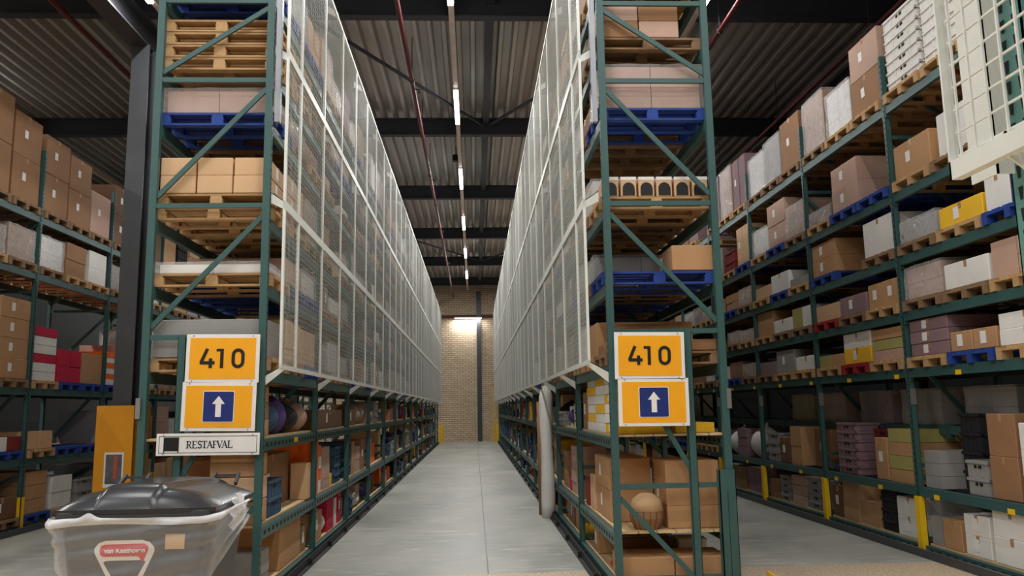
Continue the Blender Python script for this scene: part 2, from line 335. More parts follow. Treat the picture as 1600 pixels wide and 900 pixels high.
# ------------------------------------------------------------------ pallet racks
POST = .066
class Rack: pass
def rack(key, front, s, y0, pitch, nb, levels, boards, phrase, label, top, depth=1.02, cat='pallet rack', yellow=False):
    R = Rack(); R.key, R.front, R.s, R.y0, R.pitch, R.nb, R.levels, R.phrase, R.depth, R.top = key, front, s, y0, pitch, nb, levels, phrase, depth, top
    root = empty('pallet_rack', (front, y0, 0)); tag(root, label, cat, 'green steel pallet racks'); R.root = root
    rear = s * depth
    def post_mesh(zt, slots):
        b = MB(); h = POST / 2
        b.box(-h, h, -.025, -.022, 0, zt).box(-h, -h + .004, -.025, .025, 0, zt).box(h - .004, h, -.025, .025, 0, zt)
        b.box(-.06, .06, -.06, .06, 0, .008)
        if slots:
            z = .15
            while z < zt - .1:
                for dx in (-h - .0006, h - .0002): b.box(dx, dx + .0008, -.012, .004, z, z + .028, 1)
                z += .07
        return b.mesh('post', ['green', 'slot'])
    pm = post_mesh(top, False); pms = post_mesh(top, True)
    zs = [.16, .95, 2.33, 3.535, 4.744, 5.537] if top < 6 else [.16, .95, 2.33, 3.535, 4.744, 5.537]
    hms = [MB().bar((0, 0, z), (rear, 0, z), .03, .045).mesh('horizontal', 'green') for z in zs]; farbr = MB()
    dm = []
    for za, zb in ((.30, .85), (1.05, 2.2), (2.42, 3.44), (3.62, 4.66), (4.82, 5.47)): dm.append(MB().bar((rear, 0, za), (0, 0, zb), .025, .05).mesh('brace', 'green'))
    for i in range(nb + 1):
        y = i * pitch; near = i < 3
        f = link('front_post', pms if near else pm, root, (0, y, 0)); 
        g_ = link('rear_post', pm, root, (rear, y, 0))
        if key in 'AB' and i == 0: continue
        if i < 7:
            for d in hms: link('horizontal_brace', d, root, (0, y, 0))
            for d in dm: link('diagonal_brace', d, root, (0, y, 0))
        else:
            for d in hms + dm: farbr.add([(v.co.x, v.co.y + y, v.co.z) for v in d.vertices], [tuple(p.vertices) for p in d.polygons])
    # beams: front and rear
    L = pitch - POST
    b = MB(); b.box(-.025, .025, POST / 2 - .01, pitch - POST / 2 + .01, -.1, 0); b.box(-.03, .03, POST / 2 - .02, POST / 2 + .01, -.14, .02); b.box(-.03, .03, pitch - POST / 2 - .01, pitch - POST / 2 + .02, -.14, .02)
    bm_ = b.mesh('beam', ['green'])
    b2 = MB(); b2.box(-.025, .025, POST / 2 - .01, pitch - POST / 2 + .01, -.1, 0); k = .12
    while k < pitch - .15:
        for dx in (-.0258, .025): b2.box(dx, dx + .0008, k, k + .075, -.068, -.03, 1)
        k += .15
    bms = b2.mesh('beam', ['green', 'slot'])
    far = MB(); nfar = 0
    for i in range(nb):
        for li, z in enumerate(levels):
            for xx in (0, rear):
                if key == 'C' and li == 2 and xx == 0: xx = .40
                if i < 6:
                    link('beam', bms if (li in boards and i < 3) else bm_, root, (xx, i * pitch, z))
                else:
                    o_ = i * pitch; far.box(xx - .025, xx + .025, o_ + .03, o_ + pitch - .03, z - .1, z); nfar += 1
            if li in boards:
                bd = MB(); 
                for q in range(6):
                    w = depth / 6; bd.box(s * (.03 + q * w if s > 0 else .03 + q * w), s * (.03 + (q + 1) * w - .012 - (.02 if q == 5 else 0)), POST / 2 + .02, pitch - POST / 2 - .02, .001, .02)
                link('shelf_board', bd.mesh('shelf_board', 'ply'), root, (0, i * pitch, z))
    farbr.build('frame_brace', 'green', root)['kind'] = 'stuff'
    if nfar:
        o = far.build('beam', 'green', root); o['kind'] = 'stuff'
    return R, root
A, rootA = rack('A', -1.89, -1, 7.28, 2.43, 14, [.1, .66, 1.42, 2.03, 2.80, 3.42, 4.33, 4.88, 5.62], (0, 1, 2), 'rack behind bin', 'caged green pallet rack carrying the waste sign behind the bin', 5.75)
B, rootB = rack('B', 1.25, 1, 7.28, 2.45, 14, [.1, .53, 1.38, 2.03, 2.78, 3.50, 4.38, 5.10, 5.75], (0, 1, 2), 'rack opposite bin', 'caged green pallet rack opposite the bin, with no waste sign', 5.75)
Cc, rootC = rack('C', 4.92, 1, 6.50, 2.42, 14, [.1, .72, 1.38, 2.02, 2.66, 3.30, 4.05, 5.12], (0,), 'yellow-guarded rack', 'open green pallet rack with yellow post guards and no cage', 5.75)
D, rootD = rack('D', -6.65, -1, 9.95, 2.43, 12, [.1, 1.05, 2.08, 3.82, 4.70], (0,), 'rack beyond column', 'open green pallet rack beyond the grey steel column', 5.75)
# end frames of the two caged racks, facing the cross aisle, with their extra inner post
for R, root, s in ((A, rootA, -1), (B, rootB, 1)):
    for z in (.16, .95, 2.33, 3.535, 4.744, 5.537):
        MB().bar((s * .03, -.005, z), (s * (1.02 - .03), -.005, z), .03, .045).build('horizontal_brace', 'green', root)
    mid = s * .70
    MB().box(mid - .034, mid + .034, -.03, -.026, .01, 2.33).box(mid - .034, mid - .03, -.03, .03, .01, 2.33).box(mid + .03, mid + .034, -.03, .03, .01, 2.33).build('inner_post', 'green', root)
    for za, zb, xe in ((.12, .85, mid), (1.05, 2.25, mid), (2.42, 3.44, s * .99), (3.62, 4.66, s * .99), (4.82, 5.47, s * .99)):
        MB().bar((xe, 0, za), (s * .03, 0, zb), .024, .044).build('diagonal_brace', 'green', root)
    MB().box(s * 1.02 + s * .03 - .02, s * 1.02 + s * .03 + .02, -.045, -.03, 1.62, 1.80).build('tag_plate', 'zinc', root)['label'] = 'small silver plate'
xo = 1.02
MB().box(xo - .10, xo + .045, -.05, -.03, 0, 1.08).box(xo - .10, xo - .094, -.05, .04, 0, 1.08).box(xo + .039, xo + .045, -.05, .04, 0, 1.08).box(xo - .035, xo - .031, -.052, -.05, .12, .9, 1).build('post_reinforcement', ['green', 'slot'], rootB, bevel=0)
# grey steel uprights bolted beside the front posts up high
for root, s in ((rootA, 1), (rootB, -1)):
    MB().box(s * .055, s * .105, -.03, .03, 4.33, 6.6).build('grey_upright', 'galv', root)['label'] = 'pale grey steel upright'
# low black guide rails along the aisle floor
for x, y, lab in ((-1.83, 7.4, 'black floor rail at the foot of the rack behind the bin'), (1.17, 7.4, 'black floor rail at the foot of the rack opposite the bin')):
    b = MB(); b.box(x - .05, x + .05, y, 41.2, 0, .012).box(x - .006, x + .006, y, 41.2, .012, .09)
    k = y + .6
    while k < 41: b.box(x - .045, x + .045, k, k + .02, .012, .07); k += 1.2
    tag(b.build('guide_rail', 'rubber'), lab, 'floor rail', 'black guide rails')
# yellow foot guards
b = MB().box(2.31, 2.62, 7.10, 7.115, 0, .17).box(2.62 - .015, 2.62, 7.10, 7.4, 0, .17).box(2.31, 2.62, 7.10, 7.4, 0, .012)
tag(b.build('foot_guard', 'yellow', bevel=0), 'yellow steel foot guard at the outer post opposite the bin', 'foot guard')
for i in range(12):
    y = Cc.y0 + Cc.pitch * (i + 1)
    gd = MB().box(4.875, 4.93, y - .055, y - .045, .04, .62).box(4.863, 4.875, y - .055, y + .035, .04, .62).build('post_guard', 'yellow')
    tag(gd, 'yellow guard on the %s post of the uncaged long rack' % ORD[i], 'post guard', 'yellow post guards')
    MB().box(4.83, 6.05, y - .07, y + .07, 0, .05).build('base_rail', 'green', rootC, loc=(-4.92, -6.5, 0))
    MB().box(4.885, 4.955, y - .034, y - .032, 1.62, 1.80).build('tag_plate', 'zinc', rootC, loc=(-4.92, -6.5, 0))
for i in range(6):
    y = D.y0 + D.pitch * (i + 1)
    gd = MB().box(-6.70, -6.60, y - .055, y - .045, .04, .5).box(-6.612, -6.60, y - .055, y + .04, .04, .5).build('post_guard', 'yellow')
    tag(gd, 'yellow guard on the %s post of the rack beyond the column' % ORD[i], 'post guard', 'yellow post guards')
for x, s in ((-1.72, 1), (1.08, -1)):
    tag(MB().box(x - .1, x + .1, 41.5, 41.53, 0, .9).box(x - .1, x - .07, 41.4, 41.53, 0, .9).build('end_guard', 'yellow'), 'yellow end guard by the brick wall, ' + ('bin' if s > 0 else 'opposite') + ' side of the caged aisle', 'guard')
# dark ground rails of the open racks
for R, lab in ((Cc, 'the yellow-guarded rack'), (D, 'the rack beyond the column')):
    x = R.front - R.s * .13
    tag(MB().box(x - .02, x + .02, R.y0 + .1, R.y0 + R.pitch * R.nb - .1, .002, .085).build('kick_rail', 'steel'), 'dark low kick rail at the foot of ' + lab, 'kick rail')

# ------------------------------------------------------------------ mesh cages
def wire_panel(w, h, step=.05, r=.0015):
    b = MB(); k = step
    while k < w - .01: b.box(-r, r, k - r, k + r, .012, h - .012); k += step
    z = step
    while z < h - .01: b.box(r, 3 * r, .012, w - .012, z - r, z + r); z += step
    return b.mesh('wire_mesh', 'cage' if r > .002 else 'wire', fix=False)
WIRE = {}
def frame_panel(w, h):
    t = .011; b = MB()
    b.box(-t, t, 0, .036, 0, h).box(-t, t, w - .006, w, 0, h).box(-t, t, 0, w, 0, .04).box(-t, t, 0, w, h - .04, h)
    return b.mesh('panel_frame', 'cage')
FR = {}
def cage(x, s, label, key, y_start=7.11, bays=28, zr=(2.03, 3.50, 4.94, 6.64), sp=1.215, first=.58, direction=1):
    root = empty('mesh_cage', (x, y_start, 0)); tag(root, label, 'mesh cage', 'white wire mesh cages')
    ys = [0, first] + [first + sp * (k + 1) for k in range(bays)]
    nmain = 0
    farf = MB()
    for i in range(len(ys) - 1):
        w = ys[i + 1] - ys[i]
        for j in range(3):
            h = zr[j + 1] - zr[j]
            kk = (round(w, 3), round(h, 3))
            kk += (key == 'E',)
            if kk not in WIRE: WIRE[kk] = wire_panel(w, h, r=.0022 if key == 'E' else .0014); FR[kk] = frame_panel(w, h)
            p = link('panel_frame', FR[kk], root, (0, ys[i] if direction > 0 else -ys[i + 1], zr[j]))
            link('wire_mesh', WIRE[kk], p)
    # brackets holding the cage to the posts
    k = 0
    y = .17
    while y < ys[-1]:
        for z in (zr[0], zr[1], zr[2], zr[3]):
            d = -s
            poly = [(0, 0), (0, .05), (.20, -.06), (.20, -.16)] if z == zr[0] else [(0, -.02), (0, .05), (.16, .16), (.16, .06)]
            bb = MB(); bb.prism([(u * d, v) for u, v in poly], .006, lambda u, v, w_: (u, y * direction + w_, z + v))
            bb.prism([(u * d, v) for u, v in poly[1:3] + [(poly[2][0], poly[2][1] - .008), (poly[1][0], poly[1][1] - .008)]], .05, lambda u, v, w_: (u, y * direction + w_, z + v))
            bb.build('bracket', 'cage', root); 
        y += 2.43; k += 1
    return root
cage(-1.69, 1, 'white wire mesh cage over the aisle side of the rack behind the bin', 'A')
cage(1.02, -1, 'white wire mesh cage over the aisle side of the rack opposite the bin', 'B')
cage(1.02, -1, 'white wire mesh cage hanging close overhead at the picture corner above teal post', 'E', y_start=1.60, bays=2, zr=(2.11, 3.6, 5.05, 6.64), direction=-1)
# its rack: a short stretch behind the cage
root = empty('pallet_rack', (1.27, 1.70, 0)); tag(root, 'green rack post with teardrop slots close behind the overhead mesh corner', 'pallet rack', 'green steel pallet racks')
M['green_lit'] = M['green']
def near_post(parent, x, y):
    b = MB(); h = .045
    b.box(x - .004, x, y - h, y + h, 0, 5.7).box(x - .004, x + .06, y - h, y - h + .004, 0, 5.7).box(x - .004, x + .06, y + h - .004, y + h, 0, 5.7)
    z = .2
    while z < 5.6:
        for yy in (y - .022, y + .018): b.prism([(yy - .007, z + .03), (yy + .007, z + .03), (yy + .004, z), (yy - .004, z)], .0012, lambda u, v, w_: (x - .0052 + w_, u, v), 1)
        z += .05
    b.build('post', ['near_green_lit', 'slot'], parent)
M['near_green_lit'] = simple('green_paint_lit', (92, 150, 142), .45, 0, .06, 3)  # same rack green, with the light falling on these posts put into the colour
near_post(root, -.02, 0); near_post(root, 1.0, 0); near_post(root, -.02, -2.4); near_post(root, 1.0, -2.4)
for z in (2.33, 3.5, 4.7, 5.5): MB().bar((0, 0, z), (.96, 0, z), .03, .045).build('horizontal_brace', 'green', root)
for za, zb in ((2.4, 3.4), (3.6, 4.6)): MB().bar((.96, 0, za), (.02, 0, zb), .028, .05).build('diagonal_brace', 'green', root)
for z in (2.15, 3.3, 4.4):
    for xx in (0, 1.0): MB().box(xx - .025, xx + .025, -2.36, -.05, z - .1, z).build('beam', 'green', root)
MB().box(-.10, -.06, -.02, -.016, 2.15, 6.6).box(-.10, -.096, -.02, .075, 2.15, 6.6).build('grey_upright', 'cage', root)['label'] = 'broad white steel upright'

# ------------------------------------------------------------------ signs
def stroke(b, pts, w, place, t=.004, mi=0, closed=False):
    pts = [Vector(p) for p in pts]; n = len(pts); L, Rr = [], []
    for i, p in enumerate(pts):
        a = pts[i - 1] if (i > 0 or closed) else None; c = pts[(i + 1) % n] if (i < n - 1 or closed) else None
        d1 = (p - a).normalized() if a is not None else None; d2 = (c - p).normalized() if c is not None else None
        d = ((d1 or d2) + (d2 or d1)).normalized(); nn = Vector((-d.y, d.x)); k = 1.
        if d1 is not None and d2 is not None: k = 1 / max(.5, d.dot(d1))
        L.append(p + nn * w / 2 * k); Rr.append(p - nn * w / 2 * k)
    m = n if closed else n - 1
    for i in range(m):
        j = (i + 1) % n
        b.prism([tuple(L[i]), tuple(L[j]), tuple(Rr[j]), tuple(Rr[i])], t, place, mi)
def arc(cx, cy, rx, ry, a0, a1, n=10): return [(cx + rx * math.cos(math.radians(a0 + (a1 - a0) * k / n)), cy + ry * math.sin(math.radians(a0 + (a1 - a0) * k / n))) for k in range(n + 1)]
def rim_box(b, w, h, t=.006, rim=.03):
    pass
def sign_base(name, loc, w, h, label, cat, group, tilt):
    r = empty(name, loc); r.rotation_euler = (0, tilt, 0); tag(r, label, cat, group)
    MB().box(-w / 2, w / 2, -.008, 0, -h / 2, h / 2).build('board', 'sign_white', r, bevel=.002)
    b = MB()
    for sx in (-1, 1):
        for sz in (-1, 1): b.tube([(sx * (w / 2 - .06), -.011, sz * (h / 2 - .014)), (sx * (w / 2 - .06), -.008, sz * (h / 2 - .014))], .006, 8)
    b.build('screw', 'zinc', r)
    return r
FY = 7.215
def number_sign(loc, label, tilt):
    w, h = .64, .425
    r = sign_base('number_sign', loc, w, h, label, 'sign', 'yellow signs at the aisle mouth', tilt)
    MB().box(-w / 2 + .034, w / 2 - .034, -.011, -.008, -h / 2 + .032, h / 2 - .032).build('yellow_face', 'sign_yellow', r)
    b = MB(); pl = lambda u, v, w_: (u, -.0115 - w_, v); H = .17; W = .029
    z0 = -H / 2
    # 4
    x = -.195; stroke(b, [(x + .062, z0 + H), (x + .008, z0 + .045), (x + .008, z0 + .045)][:2], W, pl, .002); stroke(b, [(x, z0 + .046), (x + .128, z0 + .046)], W, pl, .0024); stroke(b, [(x + .092, z0), (x + .092, z0 + .085)], W, pl, .0028)
    # 1
    x = -.032; stroke(b, [(x - .022, z0 + H - .012), (x + .028, z0 + H - .012)], .024, pl, .002); stroke(b, [(x + .026, z0), (x + .026, z0 + H)], W, pl, .0024)
    # 0
    cx = .135; hw = .042; pts = arc(cx, z0 + H - .055, hw, .043, 0, 180) + arc(cx, z0 + .055, hw, .043, 180, 360)
    stroke(b, pts, W, pl, .002, closed=True)
    b.build('numerals', 'black', r)['label'] = 'black number 410'
def arrow_sign(loc, label, tilt):
    w, h = .64, .425
    r = sign_base('arrow_sign', loc, w, h, label, 'sign', 'yellow signs at the aisle mouth', tilt)
    MB().box(-w / 2 + .034, w / 2 - .034, -.011, -.008, -h / 2 + .032, h / 2 - .032).build('yellow_face', 'sign_yellow', r)
    b = MB(); q = .136
    def rr(q, rad): return arc(q - rad, q - rad, rad, rad, 0, 90, 4) + arc(-q + rad, q - rad, rad, rad, 90, 180, 4) + arc(-q + rad, -q + rad, rad, rad, 180, 270, 4) + arc(q - rad, -q + rad, rad, rad, 270, 360, 4)
    p = MB(); p.prism(rr(q, .012), .002, lambda u, v, w_: (u, -.011 - w_, v)); sq = p.build('square_rim', 'sign_white', r)
    p = MB(); p.prism(rr(q - .007, .009), .002, lambda u, v, w_: (u, -.0135 - w_, v)); p.build('blue_square', 'sign_blue', sq)
    p = MB(); pl = lambda u, v, w_: (u, -.016 - w_, v)
    p.prism([(-.024, -.09), (.024, -.09), (.024, .028), (-.024, .028)], .002, pl); p.prism([(-.055, .022), (.055, .022), (0, .092)], .0022, pl)
    p.build('arrow', 'sign_white', r)['label'] = 'white arrow pointing up'
number_sign((-2.215, FY, 2.135), 'yellow 410 number sign above the waste sign', .012)
arrow_sign((-2.235, FY, 1.715), 'blue-square white arrow sign between number and waste sign', .018)
number_sign((1.585, FY, 2.105), 'yellow 410 number sign on the rack opposite the bin', .012)
arrow_sign((1.605, FY, 1.688), 'blue-square white arrow sign on the rack opposite the bin', .008)
def waste_sign():
    w, h = .88, .188
    r = sign_base('waste_sign', (-2.31, FY - .012, 1.392), w, h, 'long white waste sign with black lettering behind the bin', 'sign', None, .008)
    b = MB(); x0, x1, z0, z1 = -w / 2 + .022, w / 2 - .022, -h / 2 + .022, h / 2 - .022; y0, y1 = -.0095, -.008
    b.box(x0, x1, y0, y1, z0, z0 + .004).box(x0, x1, y0, y1, z1 - .004, z1).box(x0, x0 + .004, y0, y1, z0, z1).box(x1 - .004, x1, y0, y1, z0, z1)
    b.build('border_line', 'black', r)
    MB().box(-.378, -.248, -.0105, -.008, -.054, .062).box(-.378, -.370, -.0105, -.008, -.066, -.05).box(-.258, -.248, -.0105, -.008, -.066, -.05).build('bin_symbol', 'black', r)
    # serif capitals drawn stroke by stroke
    b = MB(); H = .062; z = -.031; pl = lambda u, v, w_: (u, -.0085 - w_, v); T, t = .010, .0045
    def serif(x, zz, wd=.024): stroke(b, [(x - wd / 2, zz), (x + wd / 2, zz)], t, pl, .0012)
    def S_(pts, w_): stroke(b, pts, w_, pl, .0016)
    def stem(x): S_([(x, z), (x, z + H)], T); serif(x, z + .002); serif(x, z + H - .002)
    x = -.185
    def Rl(x): stem(x + .01); S_([(x + .01, z + H - .003)] + arc(x + .022, z + H - .018, .016, .015, 90, -90, 8) + [(x + .01, z + H - .033)], t * 1.4); S_([(x + .022, z + .03), (x + .043, z)], T * .8); serif(x + .044, z + .002, .014)
    def El(x): stem(x + .01); S_([(x + .01, z + H - .002), (x + .040, z + H - .002)], t); S_([(x + .01, z + .002), (x + .042, z + .002)], t); S_([(x + .01, z + H / 2), (x + .030, z + H / 2)], t); S_([(x + .040, z + H), (x + .040, z + H - .014)], t); S_([(x + .042, z), (x + .042, z + .014)], t)
    def Sl(x): S_(arc(x + .020, z + H * .75, .014, H * .23, 20, 270, 10) + arc(x + .020, z + H * .27, .015, H * .25, 90, -160, 10), T * .8)
    def Tl(x): stem(x + .022); S_([(x, z + H - .002), (x + .044, z + H - .002)], t); S_([(x + .001, z + H), (x + .001, z + H - .014)], t); S_([(x + .043, z + H), (x + .043, z + H - .014)], t)
    def Al(x): S_([(x + .004, z), (x + .022, z + H)], t); S_([(x + .022, z + H), (x + .042, z)], T); S_([(x + .010, z + .022), (x + .035, z + .022)], t); serif(x + .004, z + .002, .016); serif(x + .042, z + .002, .018)
    def Fl(x): stem(x + .01); S_([(x + .01, z + H - .002), (x + .038, z + H - .002)], t); S_([(x + .01, z + H / 2), (x + .030, z + H / 2)], t); S_([(x + .038, z + H), (x + .038, z + H - .014)], t)
    def Vl(x): S_([(x + .004, z + H), (x + .024, z)], T); S_([(x + .024, z), (x + .042, z + H)], t); serif(x + .004, z + H - .002, .018); serif(x + .042, z + H - .002, .016)
    def Ll(x): stem(x + .01); S_([(x + .01, z + .002), (x + .040, z + .002)], t); S_([(x + .040, z), (x + .040, z + .016)], t)
    for f, dx in ((Rl, .049), (El, .046), (Sl, .038), (Tl, .044), (Al, .047), (Fl, .038), (Vl, .042), (Al, .048), (Ll, .04)): f(x); x += dx
    b.build('lettering', 'black', r)['label'] = 'black serif word RESTAFVAL'
waste_sign()

# ------------------------------------------------------------------ waste bin
def rrect(cx, cy, hx, hy, rad, z, n=5):
    P_ = []
    for (sx, sy, a) in ((1, 1, 0), (-1, 1, 90), (-1, -1, 180), (1, -1, 270)):
        P_ += [(cx + sx * (hx - rad) + rad * math.cos(math.radians(a + 90 * k / n)), cy + sy * (hy - rad) + rad * math.sin(math.radians(a + 90 * k / n)), z) for k in range(n + 1)]
    return P_
def waste_bin():
    r = empty('waste_container', (-2.335, 6.24, 0)); tag(r, 'large grey wheeled waste container with closed black lid and clear bag', 'waste container')
    b = MB(); b.loft([rrect(0, 0, .40, .34, .06, .20), rrect(0, 0, .44, .38, .07, .30), rrect(0, 0, .50, .45, .08, .85), rrect(0, 0, .51, .46, .08, .97)], caps=True)
    body = b.build('body', 'bin', r, bevel=0)
    b = MB(); b.loft([rrect(0, 0, .525, .475, .08, .94), rrect(0, 0, .545, .495, .09, .95), rrect(0, 0, .545, .495, .09, 1.0), rrect(0, 0, .52, .47, .08, 1.015)]); b.build('rim', 'bin', r, smooth=False)
    def lidf(u, v):
        x = -.55 + 1.10 * u; y = -.50 + 1.0 * v
        arch = 1 - abs(2 * u - 1) ** 3.2; prof = min(1, (v / .16)) ** .6 if v < .16 else 1
        back = 1 - max(0, (v - .75) / .25) ** 2 * .5
        z = 1.02 + .105 * arch * prof * back + .02 * prof * (1 - abs(2 * u - 1) ** 8)
        e1, e2 = -.25 + .05 * v, .12 + .22 * v                       # raised middle panel with slanting edges
        def sm(a, b_, t_): t_ = max(0, min(1, (t_ - a) / (b_ - a))); return t_ * t_ * (3 - 2 * t_)
        z += .030 * (sm(e1 - .02, e1 + .02, x) * (1 - sm(e2 - .02, e2 + .02, x))) * prof
        y += .035 * (abs(2 * u - 1) ** 6) * (1 if v < .5 else -1) * abs(2 * v - 1)
        return (x, y, z)
    b = MB(); b.grid(66, 26, lidf)
    nu = 66
    sk = MB(); sk.grid(66, 26, lidf)
    b.grid(66, 1, lambda u, v: (lidf(u, 0)[0], lidf(u, 0)[1], lidf(u, 0)[2] - .028 * v))
    b.grid(26, 1, lambda u, v: (lidf(0, u)[0], lidf(0, u)[1], lidf(0, u)[2] - .028 * v)); b.grid(26, 1, lambda u, v: (lidf(1, u)[0], lidf(1, u)[1], lidf(1, u)[2] - .028 * v))
    b.grid(66, 1, lambda u, v: (lidf(u, 1)[0], lidf(u, 1)[1], lidf(u, 1)[2] - .028 * v))
    b.box(-.5, .5, -.44, .44, .99, 1.01)
    me = b.mesh('lid', 'lid', smooth=True, fix=False); link('lid', me, r)['label'] = 'glossy dark lid with raised middle panel'
    for xs in (.33, -.38):
        hb = MB(); hb.bar((xs - .1, .40, 1.10), (xs - .09, .52, 1.175), .022, .03).bar((xs + .1, .40, 1.10), (xs + .09, .52, 1.175), .022, .03).bar((xs - .09, .50, 1.16), (xs + .09, .50, 1.16), .02, .02)
        hb.build('hinge_handle', 'bin', r)
    for sx in (-1, 1):
        MB().tube([(sx * .5, 0, .90), (sx * .60, 0, .90)], .024, 12).build('trunnion', 'rubber', r)
        for sy in (-1, 1):
            w = MB(); w.tube([(sx * .33 - .022, sy * .26, .09), (sx * .33 + .022, sy * .26, .09)], .09, 16); wh = w.build('wheel', 'rubber', r)
            MB().box(sx * .33 - .035, sx * .33 - .028, sy * .26 - .03, sy * .26 + .03, .08, .21).box(sx * .33 + .028, sx * .33 + .035, sy * .26 - .03, sy * .26 + .03, .08, .21).box(sx * .33 - .035, sx * .33 + .035, sy * .26 - .04, sy * .26 + .04, .195, .21).build('fork', 'galv', wh)
    # emblem on the front: rounded white frame narrowing downwards, red banner with name
    fy = lambda z: -(.38 + (.45 - .38) * (z - .30) / .55) - .004
    pl = lambda u, v, w_: (u - .06, fy(v) - w_ - .0005, v)
    em = MB(); out = arc(0, .80, .17, .05, 180, 0, 14)[0:0]
    outline = [(-.20, .73), (-.20, .76), (-.17, .795), (-.12, .81), (.12, .81), (.17, .795), (.20, .76), (.20, .73), (.10, .52), (.06, .50), (-.06, .50), (-.10, .52)]
    inner = [(-.14, .66), (-.14, .665), (-.13, .672), (-.11, .675), (.11, .675), (.13, .672), (.14, .665), (.14, .66), (.075, .545), (.05, .535), (-.05, .535), (-.075, .545)]
    for i in range(12):
        j = (i + 1) % 12; em.prism([outline[i], outline[j], inner[j], inner[i]], .002, pl)
    e = em.build('emblem', 'logo_white', r); e['label'] = 'white and red company emblem'
    bn = MB(); bn.prism([(-.165, .745), (-.155, .775), (-.13, .785), (.135, .785), (.158, .770), (.160, .745), (.125, .665), (.112, .665), (.105, .690), (.085, .702), (-.14, .702), (-.16, .715)], .0022, lambda u, v, w_: (u - .06, fy(v) - w_ - .0025, v)); bn.build('banner', 'logo_red', e)
    for txt, size, x, z, m in (('van Kaathoven', .046, -.055, .728, 'logo_white'), ('M I L I E U', .018, -.08, .684, 'galv')):
        cu = bpy.data.curves.new('lettering', 'FONT'); cu.body = txt; cu.size = size; cu.align_x = 'CENTER'; cu.extrude = .0012; cu.offset = .0012; cu.materials.append(M[m])
        if txt.startswith('M'): continue
        tmp = link('lettering', cu); me = bpy.data.meshes.new_from_object(tmp); bpy.data.objects.remove(tmp)
        o = link('lettering', me, e, (x, fy(z) - .010, z)); o.rotation_euler = (PI / 2 - .127, 0, 0)
    MB().box(.215, .345, fy(.80) - .008, fy(.80) - .003, .745, .845).build('paper_sticker', 'c_pale tan', r)['label'] = 'torn beige sticker'
    # clear bag pulled over the container: around left, front and right side
    def path(t_):                                               # t 0..1 left-back -> front-left -> front-right -> right-back
        a = [(-.56, .30), (-.585, -.42), (-.50, -.515), (.50, -.515), (.565, -.44), (.60, .10)]
        L_ = [0]; 
        for i in range(1, len(a)): L_.append(L_[-1] + math.dist(a[i], a[i - 1]))
        d = t_ * L_[-1]
        for i in range(1, len(a)):
            if d <= L_[i] + 1e-9:
                k = (d - L_[i - 1]) / (L_[i] - L_[i - 1]); return (a[i - 1][0] + (a[i][0] - a[i - 1][0]) * k, a[i - 1][1] + (a[i][1] - a[i - 1][1]) * k)
        return a[-1]
    def bagf(u, v):
        x, y = path(u); zt = .968 + .004 * math.sin(u * 17) + .05 * max(0, (u - .72) / .28); zb = .53
        if u > .80: zb = .53 + (.86 - .53) * ((u - .80) / .20) ** 1.1
        z = zt + (zb - zt) * v
        sc = 1 - .13 * v * (1 if u < .82 else max(0, 1 - (u - .82) / .18))
        x *= sc; y = y * (1 - .10 * v) if y < 0 else y
        # folds: long swags from the upper right to the lower left
        ph = 14 * (u * .55 + v * .75) ; f = .012 * math.sin(ph * 2.1 + 2 * noise.noise(Vector((u * 5, v * 3, 1)))) + .014 * noise.noise(Vector((u * 9, v * 5, 4)))
        if u > .74:
            k = (u - .74) / .26; f += .022 * k * math.sin(v * 26) * (1 - .5 * k)
        nx, ny = (x, y); l = math.hypot(nx, ny) or 1
        return (x + nx / l * (f + .012), y + ny / l * (f + .012), z)
    b = MB(); b.grid(150, 46, bagf); bg = link('clear_bag', b.mesh('clear_bag', 'bag', smooth=True, fix=False), r); bg['label'] = 'clear plastic bag stretched around the container'
    def hem(u, v):
        wd = .10 + .09 * (noise.noise(Vector((u * 5, 2, 0))) + .3) * (1 - u)
        x, y, z = bagf(u, v * max(.06, wd))
        l = math.hypot(x, y); w = .012 + .010 * math.sin(v * PI) + .008 * noise.noise(Vector((u * 16, v * 3, 7)))
        return (x + x / l * w, y + y / l * w, z + .005 * noise.noise(Vector((u * 14, 0, 3))) + .035 * math.exp(-((u - .44) / .018) ** 2) * (1 - v))
    b = MB(); b.grid(150, 6, hem); link('bag_hem', b.mesh('bag_hem', 'bag_fold', smooth=True, fix=False), r)
    # knot of bag pulled onto the right trunnion
    b = MB()
    def knot(u, v):
        a = u * PI * 1.0 - .5; rr_ = .01 + .19 * v; 
        z = .88 + rr_ * math.sin(a) * (.95) ; y = .02 - rr_ * math.cos(a) * .9
        return (.615 - .05 * v + .016 * math.sin(u * 40) * v, y, z)
    b.grid(60, 8, knot); link('bag_knot', b.mesh('bag_knot', 'bag_fold', smooth=True, fix=False), r)
    return r
waste_bin()

# ------------------------------------------------------------------ goods: every request is gathered first, then the 300 nearest of a kind become things
REQ = []
def req(kind, mat, dims, loc, rz, look, place, opts=None): REQ.append(dict(kind=kind, mat=mat, dims=tuple(round(d, 2) for d in dims), loc=loc, rz=rz, look=look, place=place, o=opts or {}))
SLOT = ['near slot', 'middle slot', 'deep slot']
TIER = ['floor tier', 'first shelf', 'second shelf', 'third tier', 'fourth tier', 'fifth tier', 'sixth tier', 'seventh tier', 'top tier']
PW, PH = .74, .125
WOODS = ['wood', 'wood', 'wood', 'wood_dark', 'blue_pallet', 'wood_dark']
WN = {'wood': 'wooden', 'wood_dark': 'dark wooden', 'blue_pallet': 'blue', 'red_pallet': 'red'}
rnd = random.Random(410)
def where(R, bay, li, slot): return '%s, %s bay, %s, %s' % (slot, ORD[bay], TIER[li] if R.key in 'AB' else ['floor tier', 'first tier', 'second tier', 'third tier', 'fourth tier', 'fifth tier', 'sixth tier', 'top tier'][li], R.phrase)
